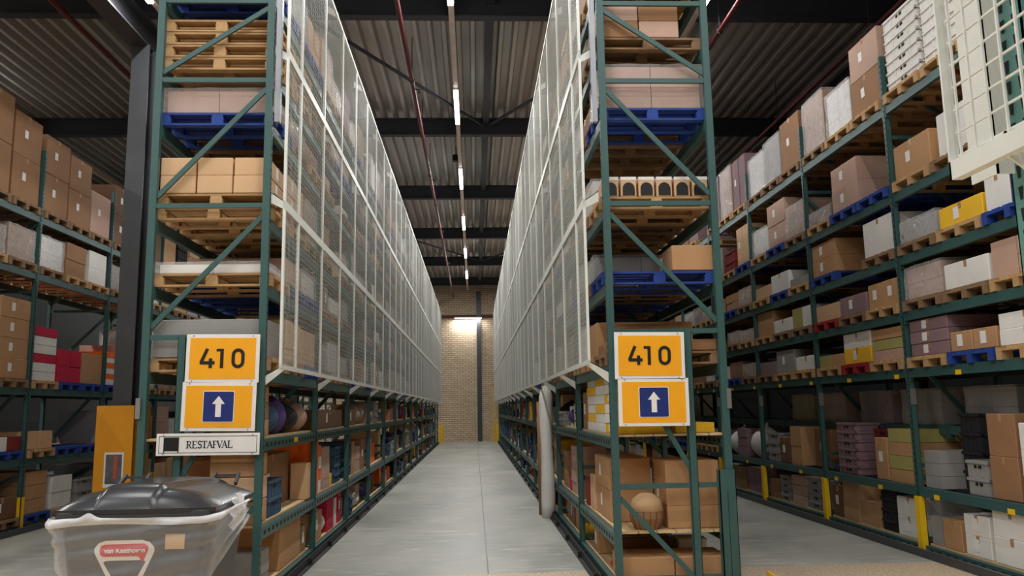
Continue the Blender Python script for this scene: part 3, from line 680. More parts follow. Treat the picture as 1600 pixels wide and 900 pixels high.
def slot_y(R, bay, slot, n=3): w = (R.pitch - .09) / n; return R.y0 + bay * R.pitch + .045 + w * (slot + .5)
def gridword(i, j, k, nx, ny, nz):
    w = []
    if nz > 1: w.append(['bottom', 'second', 'third', 'fourth', 'fifth', 'sixth', 'seventh', 'eighth'][k] if k < nz - 1 else 'top')
    if nx > 1: w.append('front' if i == 0 else ('rear' if i == nx - 1 else 'mid'))
    if ny > 1: w.append('near' if j == 0 else ('far' if j == ny - 1 else 'centre'))
    return '-'.join(w)
def pallet_at(R, bay, li, slot, mat, off=-.05, n=3, stack=1, dz=0):
    z = R.levels[li] + dz
    for q in range(stack):
        req('pallet', mat, (1.08, PW, PH), (R.front + R.s * (off + .54) + rnd.uniform(-.01, .01), slot_y(R, bay, slot, n), z + .002 + q * (PH + .002)), 0 if R.s > 0 else PI,
            '%s pallet' % WN[mat], (('%s of stack, ' % (['bottom', 'second', 'third', 'fourth', 'fifth'][q] if q < stack - 1 else 'top')) if stack > 1 else '') + where(R, bay, li, SLOT[slot]))
    return z + stack * (PH + .002)
def cartons(R, bay, li, slot, z, col, h, nx=1, ny=1, nz=1, off=0., w=PW, d=1.0, ly=None, slotname=None, jit=.01, item='carton', opts=None):
    y = slot_y(R, bay, slot) if ly is None else R.y0 + bay * R.pitch + ly
    cx, cy_, ch = d / nx, w / ny, h / nz
    sn = slotname or SLOT[slot]
    for i in range(nx):
        for j in range(ny):
            for k in range(nz):
                g_ = gridword(i, j, k, nx, ny, nz)
                c_ = col if isinstance(col, str) else col[(i + j + k) % len(col)]
                req(item, 'c_' + c_, (cx - .012, cy_ - .012, ch - .003), (R.front + R.s * (off + cx * (i + .5)) + rnd.uniform(-jit, jit) * .5, y - w / 2 + cy_ * (j + .5), z + ch * k + .002), 0 if R.s > 0 else PI,
                    '%s %s%s' % (c_, item, (' ' + g_) if g_ else ''), where(R, bay, li, sn), dict(opts or {}, k=k))
def wrapped(R, bay, li, slot, z, col, h, d=1.0, w=PW - .02, off=0.):
    req('wrapped_load', 'c_' + col, (d, w, h), (R.front + R.s * (off + d / 2), slot_y(R, bay, slot), z + .003), 0 if R.s > 0 else PI, 'film-wrapped %s load' % col, where(R, bay, li, SLOT[slot]))
def crates(R, bay, li, slotname, ly, z, col, n, w=.4, d=.55, h=.2, off=0.):
    for k in range(n):
        req('crate', 'c_' + col, (d, w, h), (R.front + R.s * (off + d / 2), R.y0 + bay * R.pitch + ly, z + .003 + k * (h + .002)), 0 if R.s > 0 else PI, '%s crate%s' % (col, ' ' + gridword(0, 0, k, 1, 1, n) if n > 1 else ''), where(R, bay, li, slotname))
def sack(R, bay, li, slotname, ly, z, col, w=.35, d=.45, h=.35, off=0.02):
    req('sack', 'c_' + col, (d, w, h), (R.front + R.s * (off + d / 2), R.y0 + bay * R.pitch + ly, z + .003), 0 if R.s > 0 else PI, '%s sack' % col, where(R, bay, li, slotname))
LOOKS = ['tan', 'brown', 'brown', 'pinkish tan', 'tan', 'pale tan', 'dark brown', 'white', 'pinkish tan', 'mauve', 'white', 'grey', 'brown']
done = set()
def fill(R, bay, li, slot, gap, big=False):
    if (R.key, bay, li, slot) in done: return
    if rnd.random() < .05: return
    mat = rnd.choice(WOODS); near = bay < 2
    z = pallet_at(R, bay, li, slot, mat)
    hmax = max(.2, gap - PH - .16); col = rnd.choice(LOOKS)
    h = hmax * rnd.uniform(.5, .95) if not big else min(hmax, rnd.uniform(.6, 1.1) if R.key == 'C' else rnd.uniform(.95, 1.25))
    q = rnd.random(); d = rnd.uniform(.8, 1.0); w = PW * rnd.uniform(.85, 1)
    if q < .32: wrapped(R, bay, li, slot, z, col, h, d)
    elif q < .9:
        if near: cartons(R, bay, li, slot, z, col, h, 2, rnd.choice([1, 2]), max(1, min(3, round(h / .25))), d=d, w=w)
        else: cartons(R, bay, li, slot, z, col, h, 1, rnd.choice([1, 1, 2]), rnd.choice([1, 1, 2]), d=d, w=w)
    else:
        for k in range(max(1, int(h / .2))): pass
        crates(R, bay, li, SLOT[slot], .045 + (R.pitch - .09) / 3 * (slot + .5), z, rnd.choice(['blue-grey', 'grey', 'black', 'dark red']), max(1, int(h / .2)), w=.6, d=.8, h=.19)
def gap_of(R, li): return (R.levels[li + 1] if li + 1 < len(R.levels) else R.levels[li] + 1.05) - R.levels[li]
# ---- handmade first bays
def hand(R, bay, li, slot): done.add((R.key, bay, li, slot))
def load(R, bay, li, slot, pm, kind, col, h, nx=1, ny=1, nz=1, stack=1, off=0., d=1.0, w=PW, opts=None):
    hand(R, bay, li, slot); z = pallet_at(R, bay, li, slot, pm, stack=stack)
    if kind == 'c': cartons(R, bay, li, slot, z, col, h, nx, ny, nz, off=off, d=d, w=w, opts=opts)
    elif kind == 'w': wrapped(R, bay, li, slot, z, col, h, d=d)
# A, upper tiers, first bay (seen through the end frame)
load(A, 0, 3, 0, 'wood', 'c', 'grey', .34, 1, 1, 1); load(A, 0, 3, 1, 'wood_dark', 'c', 'pale tan', .42, 2, 2, 3); load(A, 0, 3, 2, 'blue_pallet', 'c', 'pale tan', .40, 1, 2, 2)
load(A, 0, 4, 0, 'wood', 'w', 'white', .10); load(A, 0, 4, 1, 'blue_pallet', 'c', 'pinkish tan', .28, 2, 1, 2); load(A, 0, 4, 2, 'blue_pallet', 'w', 'white', .3)
load(A, 0, 5, 0, 'wood', 'c', 'pale tan', .34, 3, 1, 2, stack=2); load(A, 0, 5, 1, 'wood', 'c', 'pale tan', .4, 2, 2, 2, stack=2); load(A, 0, 5, 2, 'wood_dark', 'w', 'brown', .5)
load(A, 0, 6, 0, 'blue_pallet', 'w', 'pinkish tan', .24); load(A, 0, 6, 1, 'wood_dark', 'w', 'brown', .25); load(A, 0, 6, 2, 'wood', 'c', 'brown', .25, 1, 1, 1)
load(A, 0, 7, 0, 'wood', 'n', '', 0, stack=4); load(A, 0, 7, 1, 'wood', 'n', '', 0, stack=4); load(A, 0, 7, 2, 'wood_dark', 'n', '', 0, stack=3)
load(A, 0, 8, 0, 'blue_pallet', 'w', 'black', .5); load(A, 0, 8, 1, 'blue_pallet', 'w', 'grey', .5)
# B
load(B, 0, 3, 0, 'wood_dark', 'c', 'brown', .10); load(B, 0, 3, 1, 'wood', 'c', 'tan', .35, 1, 1, 1); load(B, 0, 3, 2, 'wood', 'w', 'white', .4)
load(B, 0, 4, 0, 'blue_pallet', 'c', 'tan', .24, 1, 1, 1, off=.62, d=.40); load(B, 0, 4, 1, 'wood_dark', 'w', 'grey', .3); load(B, 0, 4, 2, 'blue_pallet', 'w', 'mauve', .35)
hand(B, 0, 5, 0); z_ = pallet_at(B, 0, 5, 0, 'wood')
for k in range(6):
    req('handled_box', 'c_pale tan', (.155, PW - .04, .19), (B.front + .02 + .085 + k * .172 - .04, slot_y(B, 0, 0), z_ + .002), 0, 'pale box with round dark handle, %s in row' % ORD[k], 'near slot, first bay, rack opposite bin')
load(B, 0, 5, 1, 'wood_dark', 'w', 'white', .4); load(B, 0, 5, 2, 'wood', 'c', 'pinkish tan', .45, 2, 2, 2)
load(B, 0, 6, 0, 'blue_pallet', 'w', 'pinkish tan', .44); load(B, 0, 6, 1, 'wood_dark', 'c', 'brown', .3, 2, 1, 1); load(B, 0, 6, 2, 'wood', 'w', 'white', .4)
load(B, 0, 7, 0, 'wood_dark', 'c', ['brown', 'pinkish tan'], .34, 2, 2, 2, d=.8); load(B, 0, 7, 1, 'wood_dark', 'w', 'brown', .35); load(B, 0, 8, 0, 'wood', 'w', 'brown', .5)
# C: bays counted from the picture edge, read off the photograph
load(Cc, 0, 3, 2, 'wood', 'c', 'mauve', .40, 2, 1, 3, opts={'lab': 1}); load(Cc, 0, 3, 1, 'blue_pallet', 'c', 'tan', .20, 1, 2, 1, opts={'lab': 1}); load(Cc, 0, 3, 0, 'wood', 'c', 'white', .30, 1, 1, 2)
load(Cc, 0, 4, 2, 'wood_dark', 'w', 'pinkish tan', .36); load(Cc, 0, 4, 1, 'wood_dark', 'c', 'white', .26, 1, 1, 1); load(Cc, 0, 4, 0, 'wood', 'c', ['pinkish tan'], .34, 1, 2, 2)
load(Cc, 0, 5, 2, 'wood_dark', 'w', 'grey', .26, off=.3); load(Cc, 0, 5, 1, 'wood', 'c', 'yellow', .22, 1, 1, 1, opts={'lab': 1}); load(Cc, 0, 5, 0, 'blue_pallet', 'c', ['dark blue', 'white'], .34, 1, 2, 1)
load(Cc, 0, 6, 2, 'wood', 'c', 'tan', .40, 1, 1, 1, opts={'lab': 1}); load(Cc, 0, 6, 1, 'wood_dark', 'c', 'white', .46, 1, 1, 1, w=.5); load(Cc, 0, 6, 0, 'wood', 'w', 'brown', .4)
hand(Cc, 0, 7, 2); z_ = pallet_at(Cc, 0, 7, 2, 'wood'); crates(Cc, 0, 7, 'deep slot', .045 + (Cc.pitch - .09) / 3 * 2.5, z_, 'white', 7, w=.72, d=.95, h=.125); 
hand(Cc, 0, 7, 1); z_ = pallet_at(Cc, 0, 7, 1, 'wood'); crates(Cc, 0, 7, 'middle slot', .045 + (Cc.pitch - .09) / 3 * 1.5, z_, 'white', 7, w=.72, d=.95, h=.125)
load(Cc, 0, 7, 0, 'wood', 'w', 'brown', .6)
load(Cc, 1, 3, 2, 'wood', 'c', ['tan', 'olive'], .16, 1, 2, 1); load(Cc, 1, 3, 1, 'red_pallet', 'c', ['yellow', 'white'], .40, 1, 1, 2, opts={'lab': 1}); load(Cc, 1, 3, 0, 'wood', 'c', ['pinkish tan', 'olive', 'tan'], .38, 1, 1, 3)
load(Cc, 1, 4, 2, 'red_pallet', 'c', 'pale tan', .22, 1, 2, 1); load(Cc, 1, 4, 1, 'wood_dark', 'c', 'mauve', .24, 1, 1, 1, opts={'lab': 1}); load(Cc, 1, 4, 0, 'wood', 'c', 'tan', .30, 1, 2, 1, opts={'lab': 1})
load(Cc, 1, 5, 2, 'blue_pallet', 'c', 'tan', .46, 2, 1, 2, opts={'lab': 1}); load(Cc, 1, 5, 0, 'wood_dark', 'c', 'white', .44, 1, 1, 1); hand(Cc, 1, 5, 1)
load(Cc, 1, 6, 2, 'wood', 'w', 'dark brown', .2); load(Cc, 1, 6, 1, 'blue_pallet', 'c', 'pinkish tan', .62, 2, 1, 2, opts={'lab': 1}); load(Cc, 1, 6, 0, 'blue_pallet', 'n', '', 0)
load(Cc, 1, 7, 0, 'wood', 'c', ['brown', 'pinkish tan'], .95, 1, 1, 2, opts={'lab': 1}); load(Cc, 1, 7, 1, 'wood', 'w', 'white', .62); load(Cc, 1, 7, 2, 'wood_dark', 'w', 'brown', .8)
load(Cc, 2, 3, 0, 'wood', 'c', 'white', .2, 1, 1, 1); load(Cc, 2, 3, 1, 'wood', 'c', 'grey', .34); load(Cc, 2, 3, 2, 'wood_dark', 'c', 'mauve', .2)
load(Cc, 2, 4, 0, 'wood_dark', 'c', ['white', 'olive'], .30, 1, 2, 1); load(Cc, 2, 4, 1, 'wood_dark', 'c', 'white', .2); load(Cc, 2, 4, 2, 'wood', 'c', 'tan', .40)
load(Cc, 2, 5, 0, 'wood', 'c', 'grey', .12); load(Cc, 2, 5, 1, 'blue_pallet', 'c', 'white', .30); load(Cc, 2, 5, 2, 'wood', 'c', 'pale tan', .2)
load(Cc, 2, 6, 1, 'blue_pallet', 'c', 'pinkish tan', .72, 1, 1, 2, opts={'lab': 1}); load(Cc, 2, 6, 2, 'wood', 'w', 'white', .45); load(Cc, 2, 6, 0, 'wood_dark', 'w', 'brown', .5)
load(Cc, 2, 7, 0, 'wood_dark', 'c', 'brown', .8, opts={'lab': 1}); load(Cc, 2, 7, 1, 'wood_dark', 'w', 'grey', .75); load(Cc, 2, 7, 2, 'wood_dark', 'w', 'white', .7)
# C floor and first tier
def shelf(R, bay, li, items):
    for s_ in range(3): hand(R, bay, li, s_)
    zb = R.levels[li] + (.021 if (R.key in 'AB' and li < 3) or li == 0 else .001)
    for n_, it in enumerate(items):
        kind, col, ly, w, d, h, nx, ny, nz = it[:9]; off = it[9] if len(it) > 9 else 0.03
        nm = 'item ' + '' if False else ['first', 'second', 'third', 'fourth', 'fifth', 'sixth', 'seventh', 'eighth'][n_] + ' along'
        if kind == 'c': cartons(R, bay, li, 0, zb, col, h, nx, ny, nz, off=off, w=w, d=d, ly=ly, slotname=nm, opts={'lab': n_ % 2 == 0})
        elif kind == 'k': crates(R, bay, li, nm, ly, zb, col, nz, w=w, d=d, h=h / nz - .004, off=off)
        elif kind == 's': sack(R, bay, li, nm, ly, zb, col, w, d, h, off)
shelf(Cc, 0, 0, [('c', 'white', .42, .50, .8, .52, 1, 1, 4), ('c', 'white', .98, .54, .8, .50, 1, 1, 2), ('c', 'white', 1.50, .42, .7, .40, 1, 1, 2), ('c', 'tan', 1.93, .34, .7, .30, 1, 1, 1), ('c', 'grey', 2.22, .2, .6, .3, 1, 1, 1)])
shelf(Cc, 0, 1, [('c', ['white'], .50, .46, .8, .72, 1, 1, 3), ('c', 'brown', .98, .42, .8, .80, 1, 1, 2), ('k', 'grey', 1.40, .36, .6, .34, 1, 1, 2), ('k', 'black', 1.80, .38, .7, .8, 1, 1, 4, .25), ('c', 'grey', 2.2, .3, .6, .4, 1, 1, 3)])
shelf(Cc, 1, 0, [('c', 'white', .35, .5, .7, .44, 1, 1, 2), ('k', 'black', .80, .36, .7, .52, 1, 1, 4), ('c', 'tan', 1.28, .5, .7, .28, 1, 2, 1), ('c', 'tan', 1.78, .46, .7, .50, 1, 1, 2), ('c', 'dark brown', 2.18, .3, .6, .4, 1, 1, 1)])
shelf(Cc, 1, 1, [('c', ['tan', 'olive'], .42, .52, .8, .62, 1, 1, 4), ('c', 'tan', .86, .3, .6, .5, 1, 1, 1), ('k', 'dark red', 1.25, .4, .6, .6, 1, 1, 6, .25), ('k', 'mauve', 1.78, .56, .75, .68, 1, 1, 6)])
shelf(Cc, 2, 0, [('k', 'grey', .5, .5, .7, .44, 1, 1, 4), ('c', 'pinkish tan', 1.1, .5, .7, .44, 1, 1, 3), ('k', 'grey', 1.65, .4, .7, .4, 1, 1, 4), ('c', 'brown', 2.1, .4, .7, .3, 1, 1, 1)])
shelf(Cc, 2, 1, [('c', 'brown', .5, .55, .8, .55, 1, 1, 1, .2), ('c', 'tan', 1.08, .42, .7, .58, 1, 1, 2), ('c', 'dark brown', 1.55, .4, .7, .4, 1, 1, 1), ('k', 'grey', 2.05, .5, .7, .46, 1, 1, 3)])
shelf(Cc, 3, 0, [('c', 'mauve', .6, .8, .8, .42, 1, 2, 2), ('c', 'brown', 1.4, .6, .8, .36, 1, 1, 1), ('c', 'grey', 2.0, .5, .7, .4, 1, 1, 1)])
shelf(Cc, 3, 1, [('s', 'white', .6, .5, .5, .55, 1, 1, 1), ('c', 'mauve', 1.2, .5, .7, .5, 1, 1, 3), ('s', 'white', 1.8, .5, .5, .5, 1, 1, 1)])
for bay, cols in ((0, ('black', 'grey')), (1, ('grey', 'mauve')), (2, ('pinkish tan', 'olive'))):
    z_ = Cc.levels[2]
    for q in range(2): req('wrapped_load', 'c_' + cols[q], (.55, .85, .42), (5.94 - .30, Cc.y0 + bay * Cc.pitch + .62 + q * 1.1, z_ + .003), 0, 'film-wrapped %s load' % cols[q], where(Cc, bay, 2, 'rear %s' % ORD[q]))
# A lower shelves, first bays
shelf(A, 0, 0, [('c', 'grey', .36, .42, .6, .30, 1, 1, 3), ('c', 'tan', 1.45, .95, .72, .44, 1, 1, 1), ('c', 'brown', 2.1, .28, .6, .28, 1, 1, 1)])
shelf(A, 0, 1, [('c', ['tan', 'pale tan'], .25, .36, .42, .62, 1, 1, 3), ('k', 'blue-grey', .76, .56, .16, .34, 1, 1, 2), ('c', 'brown', 1.40, 1.60, .62, .54, 1, 1, 1, .22), ('c', 'pale tan', 2.2, .2, .2, .4, 1, 1, 1, .0)])
shelf(A, 0, 2, [('c', ['tan', 'brown'], .25, .34, .45, .46, 1, 1, 3), ('s', 'blue-grey', .75, .34, .42, .36, 1, 1, 1), ('s', 'purple', 1.08, .26, .36, .38, 1, 1, 1), ('s', 'black', 1.55, .5, .5, .34, 1, 1, 1), ('s', 'pinkish tan', 2.08, .3, .4, .34, 1, 1, 1)])
shelf(A, 1, 0, [('c', 'tan', .45, .55, .6, .34, 1, 1, 1), ('s', 'white', .90, .22, .35, .30, 1, 1, 1), ('c', 'crimson', 1.35, .5, .5, .40, 1, 1, 3), ('c', 'white', 1.75, .18, .4, .36, 1, 1, 1), ('c', 'crimson', 2.1, .3, .5, .42, 1, 1, 1)])
shelf(A, 1, 1, [('c', 'orange', .30, .34, .50, .66, 1, 1, 2), ('c', ['white', 'orange'], .58, .14, .4, .56, 1, 1, 4), ('c', 'pinkish tan', .98, .52, .5, .52, 1, 1, 4), ('c', 'yellow', 1.35, .14, .3, .16, 1, 1, 1), ('k', 'blue-grey', 1.85, .5, .5, .5, 1, 1, 4)])
shelf(A, 1, 2, [('c', 'dark brown', 1.2, 2.0, .7, .24, 1, 1, 1)])
shelf(A, 2, 1, [('k', 'blue-grey', .42, .55, .55, .52, 1, 1, 3), ('c', 'tan', .90, .22, .4, .5, 1, 1, 1), ('c', 'pinkish tan', 1.4, .5, .5, .4, 1, 1, 2), ('c', 'brown', 1.95, .4, .5, .5, 1, 1, 1)])
shelf(A, 2, 2, [('c', 'dark brown', .7, 1.0, .7, .24, 1, 1, 1), ('s', 'pinkish tan', 1.5, .4, .4, .36, 1, 1, 1), ('s', 'grey', 2.0, .36, .4, .38, 1, 1, 1)])
# B lower shelves
shelf(B, 0, 0, [('c', 'tan', .30, .46, .98, .20, 2, 1, 1), ('s', 'crimson', .62, .12, .16, .12, 1, 1, 1), ('c', 'dark brown', 1.02, .56, .5, .26, 1, 2, 1, .16), ('c', 'tan', 1.60, .28, .4, .26, 1, 1, 1), ('c', 'white', .92, .3, .3, .24, 1, 1, 1, .72)])
shelf(B, 0, 1, [('c', 'tan', 1.10, .90, .42, .60, 1, 1, 2, .04), ('c', 'pale tan', 1.76, .32, .36, .36, 1, 1, 1), ('c', 'dark red', 2.14, .24, .3, .3, 1, 1, 1), ('c', 'tan', .45, .60, .50, .60, 2, 1, 3, .48)])
shelf(B, 0, 2, [('c', ['yellow', 'white', 'white'], 1.02, 1.80, .50, .56, 1, 3, 6, .03), ('c', 'yellow', .50, .6, .38, .09, 1, 1, 1, .60), ('c', 'brown', 2.15, .36, .5, .42, 1, 1, 1)])
shelf(B, 1, 0, [('s', 'yellow', .25, .2, .25, .16, 1, 1, 1), ('c', 'tan', .7, .4, .4, .3, 1, 1, 1), ('c', 'brown', 1.3, .5, .5, .3, 1, 1, 1), ('s', 'grey', 1.9, .4, .4, .3, 1, 1, 1)])
shelf(B, 1, 1, [('c', 'tan', .4, .3, .4, .46, 1, 1, 1), ('c', 'pinkish tan', .95, .5, .4, .6, 1, 1, 4), ('c', 'crimson', 1.35, .2, .2, .16, 1, 1, 1), ('c', 'brown', 1.9, .5, .5, .5, 1, 1, 2)])
# D
load(D, 0, 2, 2, 'wood_dark', 'c', 'tan', 1.30 - .14, 2, 1, 4, opts={'lab': 1}, w=.78); load(D, 0, 2, 1, 'wood_dark', 'c', 'tan', .84, 2, 1, 3)
load(D, 1, 2, 0, 'wood', 'c', ['white', 'white', 'crimson'], .82, 1, 1, 6, w=.66); load(D, 1, 2, 1, 'blue_pallet', 'c', 'crimson', .52, 1, 2, 4); load(D, 1, 2, 2, 'blue_pallet', 'c', 'tan', .52, 1, 1, 4)
load(D, 2, 2, 0, 'blue_pallet', 'c', ['white', 'orange'], .6, 1, 1, 6); 
load(D, 0, 1, 2, 'blue_pallet', 'c', ['white', 'dark red'], .2, 1, 2, 1); load(D, 1, 1, 0, 'wood', 'c', 'pale tan', .26, 1, 2, 1); load(D, 1, 1, 1, 'blue_pallet', 'n', '', 0); load(D, 1, 1, 2, 'blue_pallet', 'n', '', 0)
load(D, 1, 0, 0, 'blue_pallet', 'c', 'tan', .62, 1, 2, 3, w=.6); load(D, 0, 0, 2, 'wood_dark', 'c', 'dark brown', .3); 
for bay_, slot_, c_, h_ in ((0, 0, 'brown', 1.1), (0, 1, 'brown', 1.45), (0, 2, 'brown', 1.30), (1, 0, 'brown', 1.22), (1, 1, 'brown', 1.15), (1, 2, 'pinkish tan', .75), (2, 0, 'dark brown', 1.1), (2, 1, 'brown', 1.15), (2, 2, 'dark brown', 1.1)):
    load(D, bay_, 4, slot_, 'wood_dark', 'c', c_, h_, 1, 1, 2 if h_ > .8 else 1, opts={'lab': 1})

def shelf_fill(R, bay, li, gap):
    if (R.key, bay, li, 0) in done: return
    y = .08; zb = R.levels[li] + .021; n_ = 0
    while y < R.pitch - .35 and n_ < 8:
        w = rnd.uniform(.25, .6); h = (gap - .16) * rnd.uniform(.5, .95); d = rnd.uniform(.4, .7); q = rnd.random(); ly = y + w / 2; nm = ORD[n_] + ' along'
        if ly + w / 2 > R.pitch - .06: break
        if q < .62: cartons(R, bay, li, 0, zb, rnd.choice(['tan', 'brown', 'pale tan', 'pinkish tan', 'white', 'tan', 'yellow', 'dark brown', 'grey', 'orange']), h, 1, 1, rnd.choice([1, 1, 2, 3]), off=rnd.uniform(.02, .15), w=w, d=d, ly=ly, slotname=nm)
        elif q < .8: crates(R, bay, li, nm, ly, zb, rnd.choice(['blue-grey', 'grey', 'black', 'dark blue']), rnd.choice([2, 3]), w=w, d=d, h=h / 3)
        else: sack(R, bay, li, nm, ly, zb, rnd.choice(['white', 'black', 'pinkish tan', 'purple', 'crimson', 'dark blue']), w, d * .8, h)
        y += w + rnd.uniform(.01, .10); n_ += 1
for R in (A, B):
    for bay in range(R.nb):
        for li in range(len(R.levels)):
            if li < 3: shelf_fill(R, bay, li, gap_of(R, li))
            elif bay < 9 or li > 3:
                for s_ in range(3): fill(R, bay, li, s_, gap_of(R, li))
for bay in range(Cc.nb):
    for li in (0, 1, 3, 4, 5, 6, 7):
        for s_ in range(3): fill(Cc, bay, li, s_, gap_of(Cc, li) if li < 7 else 1.25, big=li == 7)
for bay in range(8):
    for li in range(5):
        for s_ in range(3): fill(D, bay, li, s_, gap_of(D, li) if li < 4 else 1.3, big=li == 4)

# ---- mesh prototypes
CACHE = {}
def lump(n, v, dims):        # soft sack surface
    pass
def geo(kind, mat, dims):
    key = (kind, mat, dims)
    if key in CACHE: return CACHE[key]
    dx, dy, dz = dims; hx, hy = dx / 2, dy / 2; parts = []
    if kind == 'pallet':
        b = MB()
        for k in range(5):
            w = .115; y = -hy + k * (dy - w) / 4; b.box(-hx, hx, y, y + w, dz - .02, dz)
        for x in (-hx, -.05, hx - .1): b.box(x, x + .1, -hy, hy, dz - .038, dz - .0195)
        parts = [('deck', b.mesh('deck', mat))]
        for y in (-hy, -.04, hy - .08):
            b = MB().box(-hx, hx, y, y + .08, 0, .018)
            for x in (-hx, -.055, hx - .11): b.box(x, x + .11, y, y + .08, .0175, dz - .038)
            parts.append(('skid', b.mesh('skid', mat)))
        b = MB()
        for _, me in parts: b.add([tuple(v.co) for v in me.vertices], [tuple(p.vertices) for p in me.polygons])
        whole = b
    elif kind in ('carton', 'handled_box'):
        whole = MB().box(-hx, hx, -hy, hy, 0, dz)
        parts = [('body', whole.mesh('body', mat, bevel=min(.006, dz * .05)))]
        if kind == 'carton':
            t = .024; e = .0012; b = MB().box(-hx - e, hx + e, -t, t, dz - .001, dz + e * .6).box(-hx - e, -hx, -t, t, dz - min(.07, dz * .4), dz).box(hx, hx + e, -t, t, dz - min(.07, dz * .4), dz)
            parts.append(('packing_tape', b.mesh('packing_tape', 'tape')))
        else:
            b = MB().tube([(0, -hy - .002, dz * .42), (0, -hy, dz * .42)], .058, 16); b2 = MB().box(-.058, .058, -hy - .003, -hy, dz * .05, dz * .42)
            b.add(b2.v, b2.f); parts.append(('handle_hole', b.mesh('handle_hole', 'black')))
            parts.append(('white_cap', MB().box(-hx, hx, -hy - .002, hy, dz - .03, dz + .002).mesh('white_cap', 'c_white')))
    elif kind == 'wrapped_load':
        whole = MB().box(-hx + .015, hx - .015, -hy + .015, hy - .015, 0, dz - .012)
        nz = max(1, round(dz / .22)); b = MB()
        for k in range(nz):
            for i in range(2):
                for j in range(2): b.box(-hx + .02 + i * (dx - .04) / 2, -hx + .02 + (i + 1) * (dx - .04) / 2 - .008, -hy + .02 + j * (dy - .04) / 2, -hy + .02 + (j + 1) * (dy - .04) / 2 - .008, k * (dz - .015) / nz, (k + 1) * (dz - .015) / nz - .005)
        parts = [('packed_boxes', b.mesh('packed_boxes', mat))]
        def surf(face):
            def fn(u, v):
                if face == 0: p = Vector((-hx, -hy + dy * u, dz * v))
                elif face == 1: p = Vector((hx, -hy + dy * u, dz * v))
                elif face == 2: p = Vector((-hx + dx * u, -hy, dz * v))
                elif face == 3: p = Vector((-hx + dx * u, hy, dz * v))
                else: p = Vector((-hx + dx * u, -hy + dy * v, dz))
                q = p * 7; n_ = noise.noise(q) * .012 + noise.noise(q * 3) * .006
                d = Vector((p.x / hx, p.y / hy, .6 * (p.z / dz))).normalized()
                return tuple(p + d * (n_ + .006))
            return fn
        b = MB()
        for f in range(5): b.grid(10, 6, surf(f))
        parts.append(('stretch_film', b.mesh('stretch_film', 'film', smooth=True)))
    elif kind == 'crate':
        t = .012; b = MB(); b.box(-hx + .02, hx - .02, -hy + .02, hy - .02, 0, t)
        for sx in (-1, 1): b.box(sx * (hx - .02) - t / 2, sx * (hx - .02) + t / 2, -hy + .02, hy - .02, 0, dz - .01)
        for sy in (-1, 1): b.box(-hx + .02, hx - .02, sy * (hy - .02) - t / 2, sy * (hy - .02) + t / 2, 0, dz - .01)
        b.box(-hx, hx, -hy, -hy + .03, dz - .03, dz).box(-hx, hx, hy - .03, hy, dz - .03, dz).box(-hx, -hx + .03, -hy, hy, dz - .03, dz).box(hx - .03, hx, -hy, hy, dz - .03, dz)
        n_ = 5
        for k in range(n_):
            y = -hy + .03 + k * (dy - .06) / (n_ - 1); b.box(-hx + .006, -hx + .016, y - .006, y + .006, .01, dz - .02)
        whole = b; parts = [('body', b.mesh('body', mat))]
        parts.append(('hand_slot', MB().box(-hx + .010, -hx + .0135, -.06, .06, dz - .075, dz - .045).mesh('hand_slot', 'slot')))
        parts.append(('hand_slot', MB().box(-.06, .06, -hy + .010, -hy + .0135, dz - .075, dz - .045).mesh('hand_slot', 'slot')))
    else:   # sack
        b = MB(); rings = []
        for k in range(9):
            v = k / 8; w = (math.sin(v * PI * .86 + .32)) ** .6 if k < 8 else .25
            ring = []
            for q in range(16):
                a = 2 * PI * q / 16; ca, sa = math.cos(a), math.sin(a); ex = .55
                x = hx * math.copysign(abs(ca) ** ex, ca) * w; y = hy * math.copysign(abs(sa) ** ex, sa) * w
                n_ = noise.noise(Vector((x * 9 + dx * 31, y * 9 + dy * 17, v * 4))) * .035 * (v * 1.2)
                ring.append((max(-hx, min(hx, x * (1 + n_ * 3))), max(-hy, min(hy, y * (1 + n_ * 3))), dz * v * (.97 + .03 * math.sin(a * 2))))
            rings.append(ring)
        b.loft(rings); whole = b; parts = [('body', b.mesh('body', mat, smooth=True))]
        parts.append(('tied_neck', MB().tube([(0, 0, dz * .96), (.01, 0, dz * 1.02), (.03, .01, dz * 1.06)], [.03, .018, .03], 8).mesh('tied_neck', mat, smooth=True)))
    CACHE[key] = (parts, whole); return CACHE[key]
LABEL_MESH = {}
def label_mesh(h, dims):
    k = (h, dims)
    if k not in LABEL_MESH:
        dx, dy, dz = dims; z = dz * .55; hh = min(.06, dz * .35); y = -.02 + .12 * dy
        LABEL_MESH[k] = MB().box(-dx / 2 - .003, -dx / 2 - .0014, y - .045, y + .045, z - hh, z + hh).mesh('label', 'label')
    return LABEL_MESH[k]
GROUP = {'pallet': 'loaded pallets on the racks', 'carton': 'cartons on the racks', 'wrapped_load': 'film-wrapped loads on the racks', 'crate': 'plastic crates on the racks', 'sack': 'sacks and bags on the shelves', 'handled_box': 'row of boxes with round handles'}
CATN = {'pallet': 'pallet', 'carton': 'carton', 'wrapped_load': 'wrapped load', 'crate': 'crate', 'sack': 'sack', 'handled_box': 'box'}
camp = Vector((0, 0, 1.65))
import collections
cnt = collections.Counter()
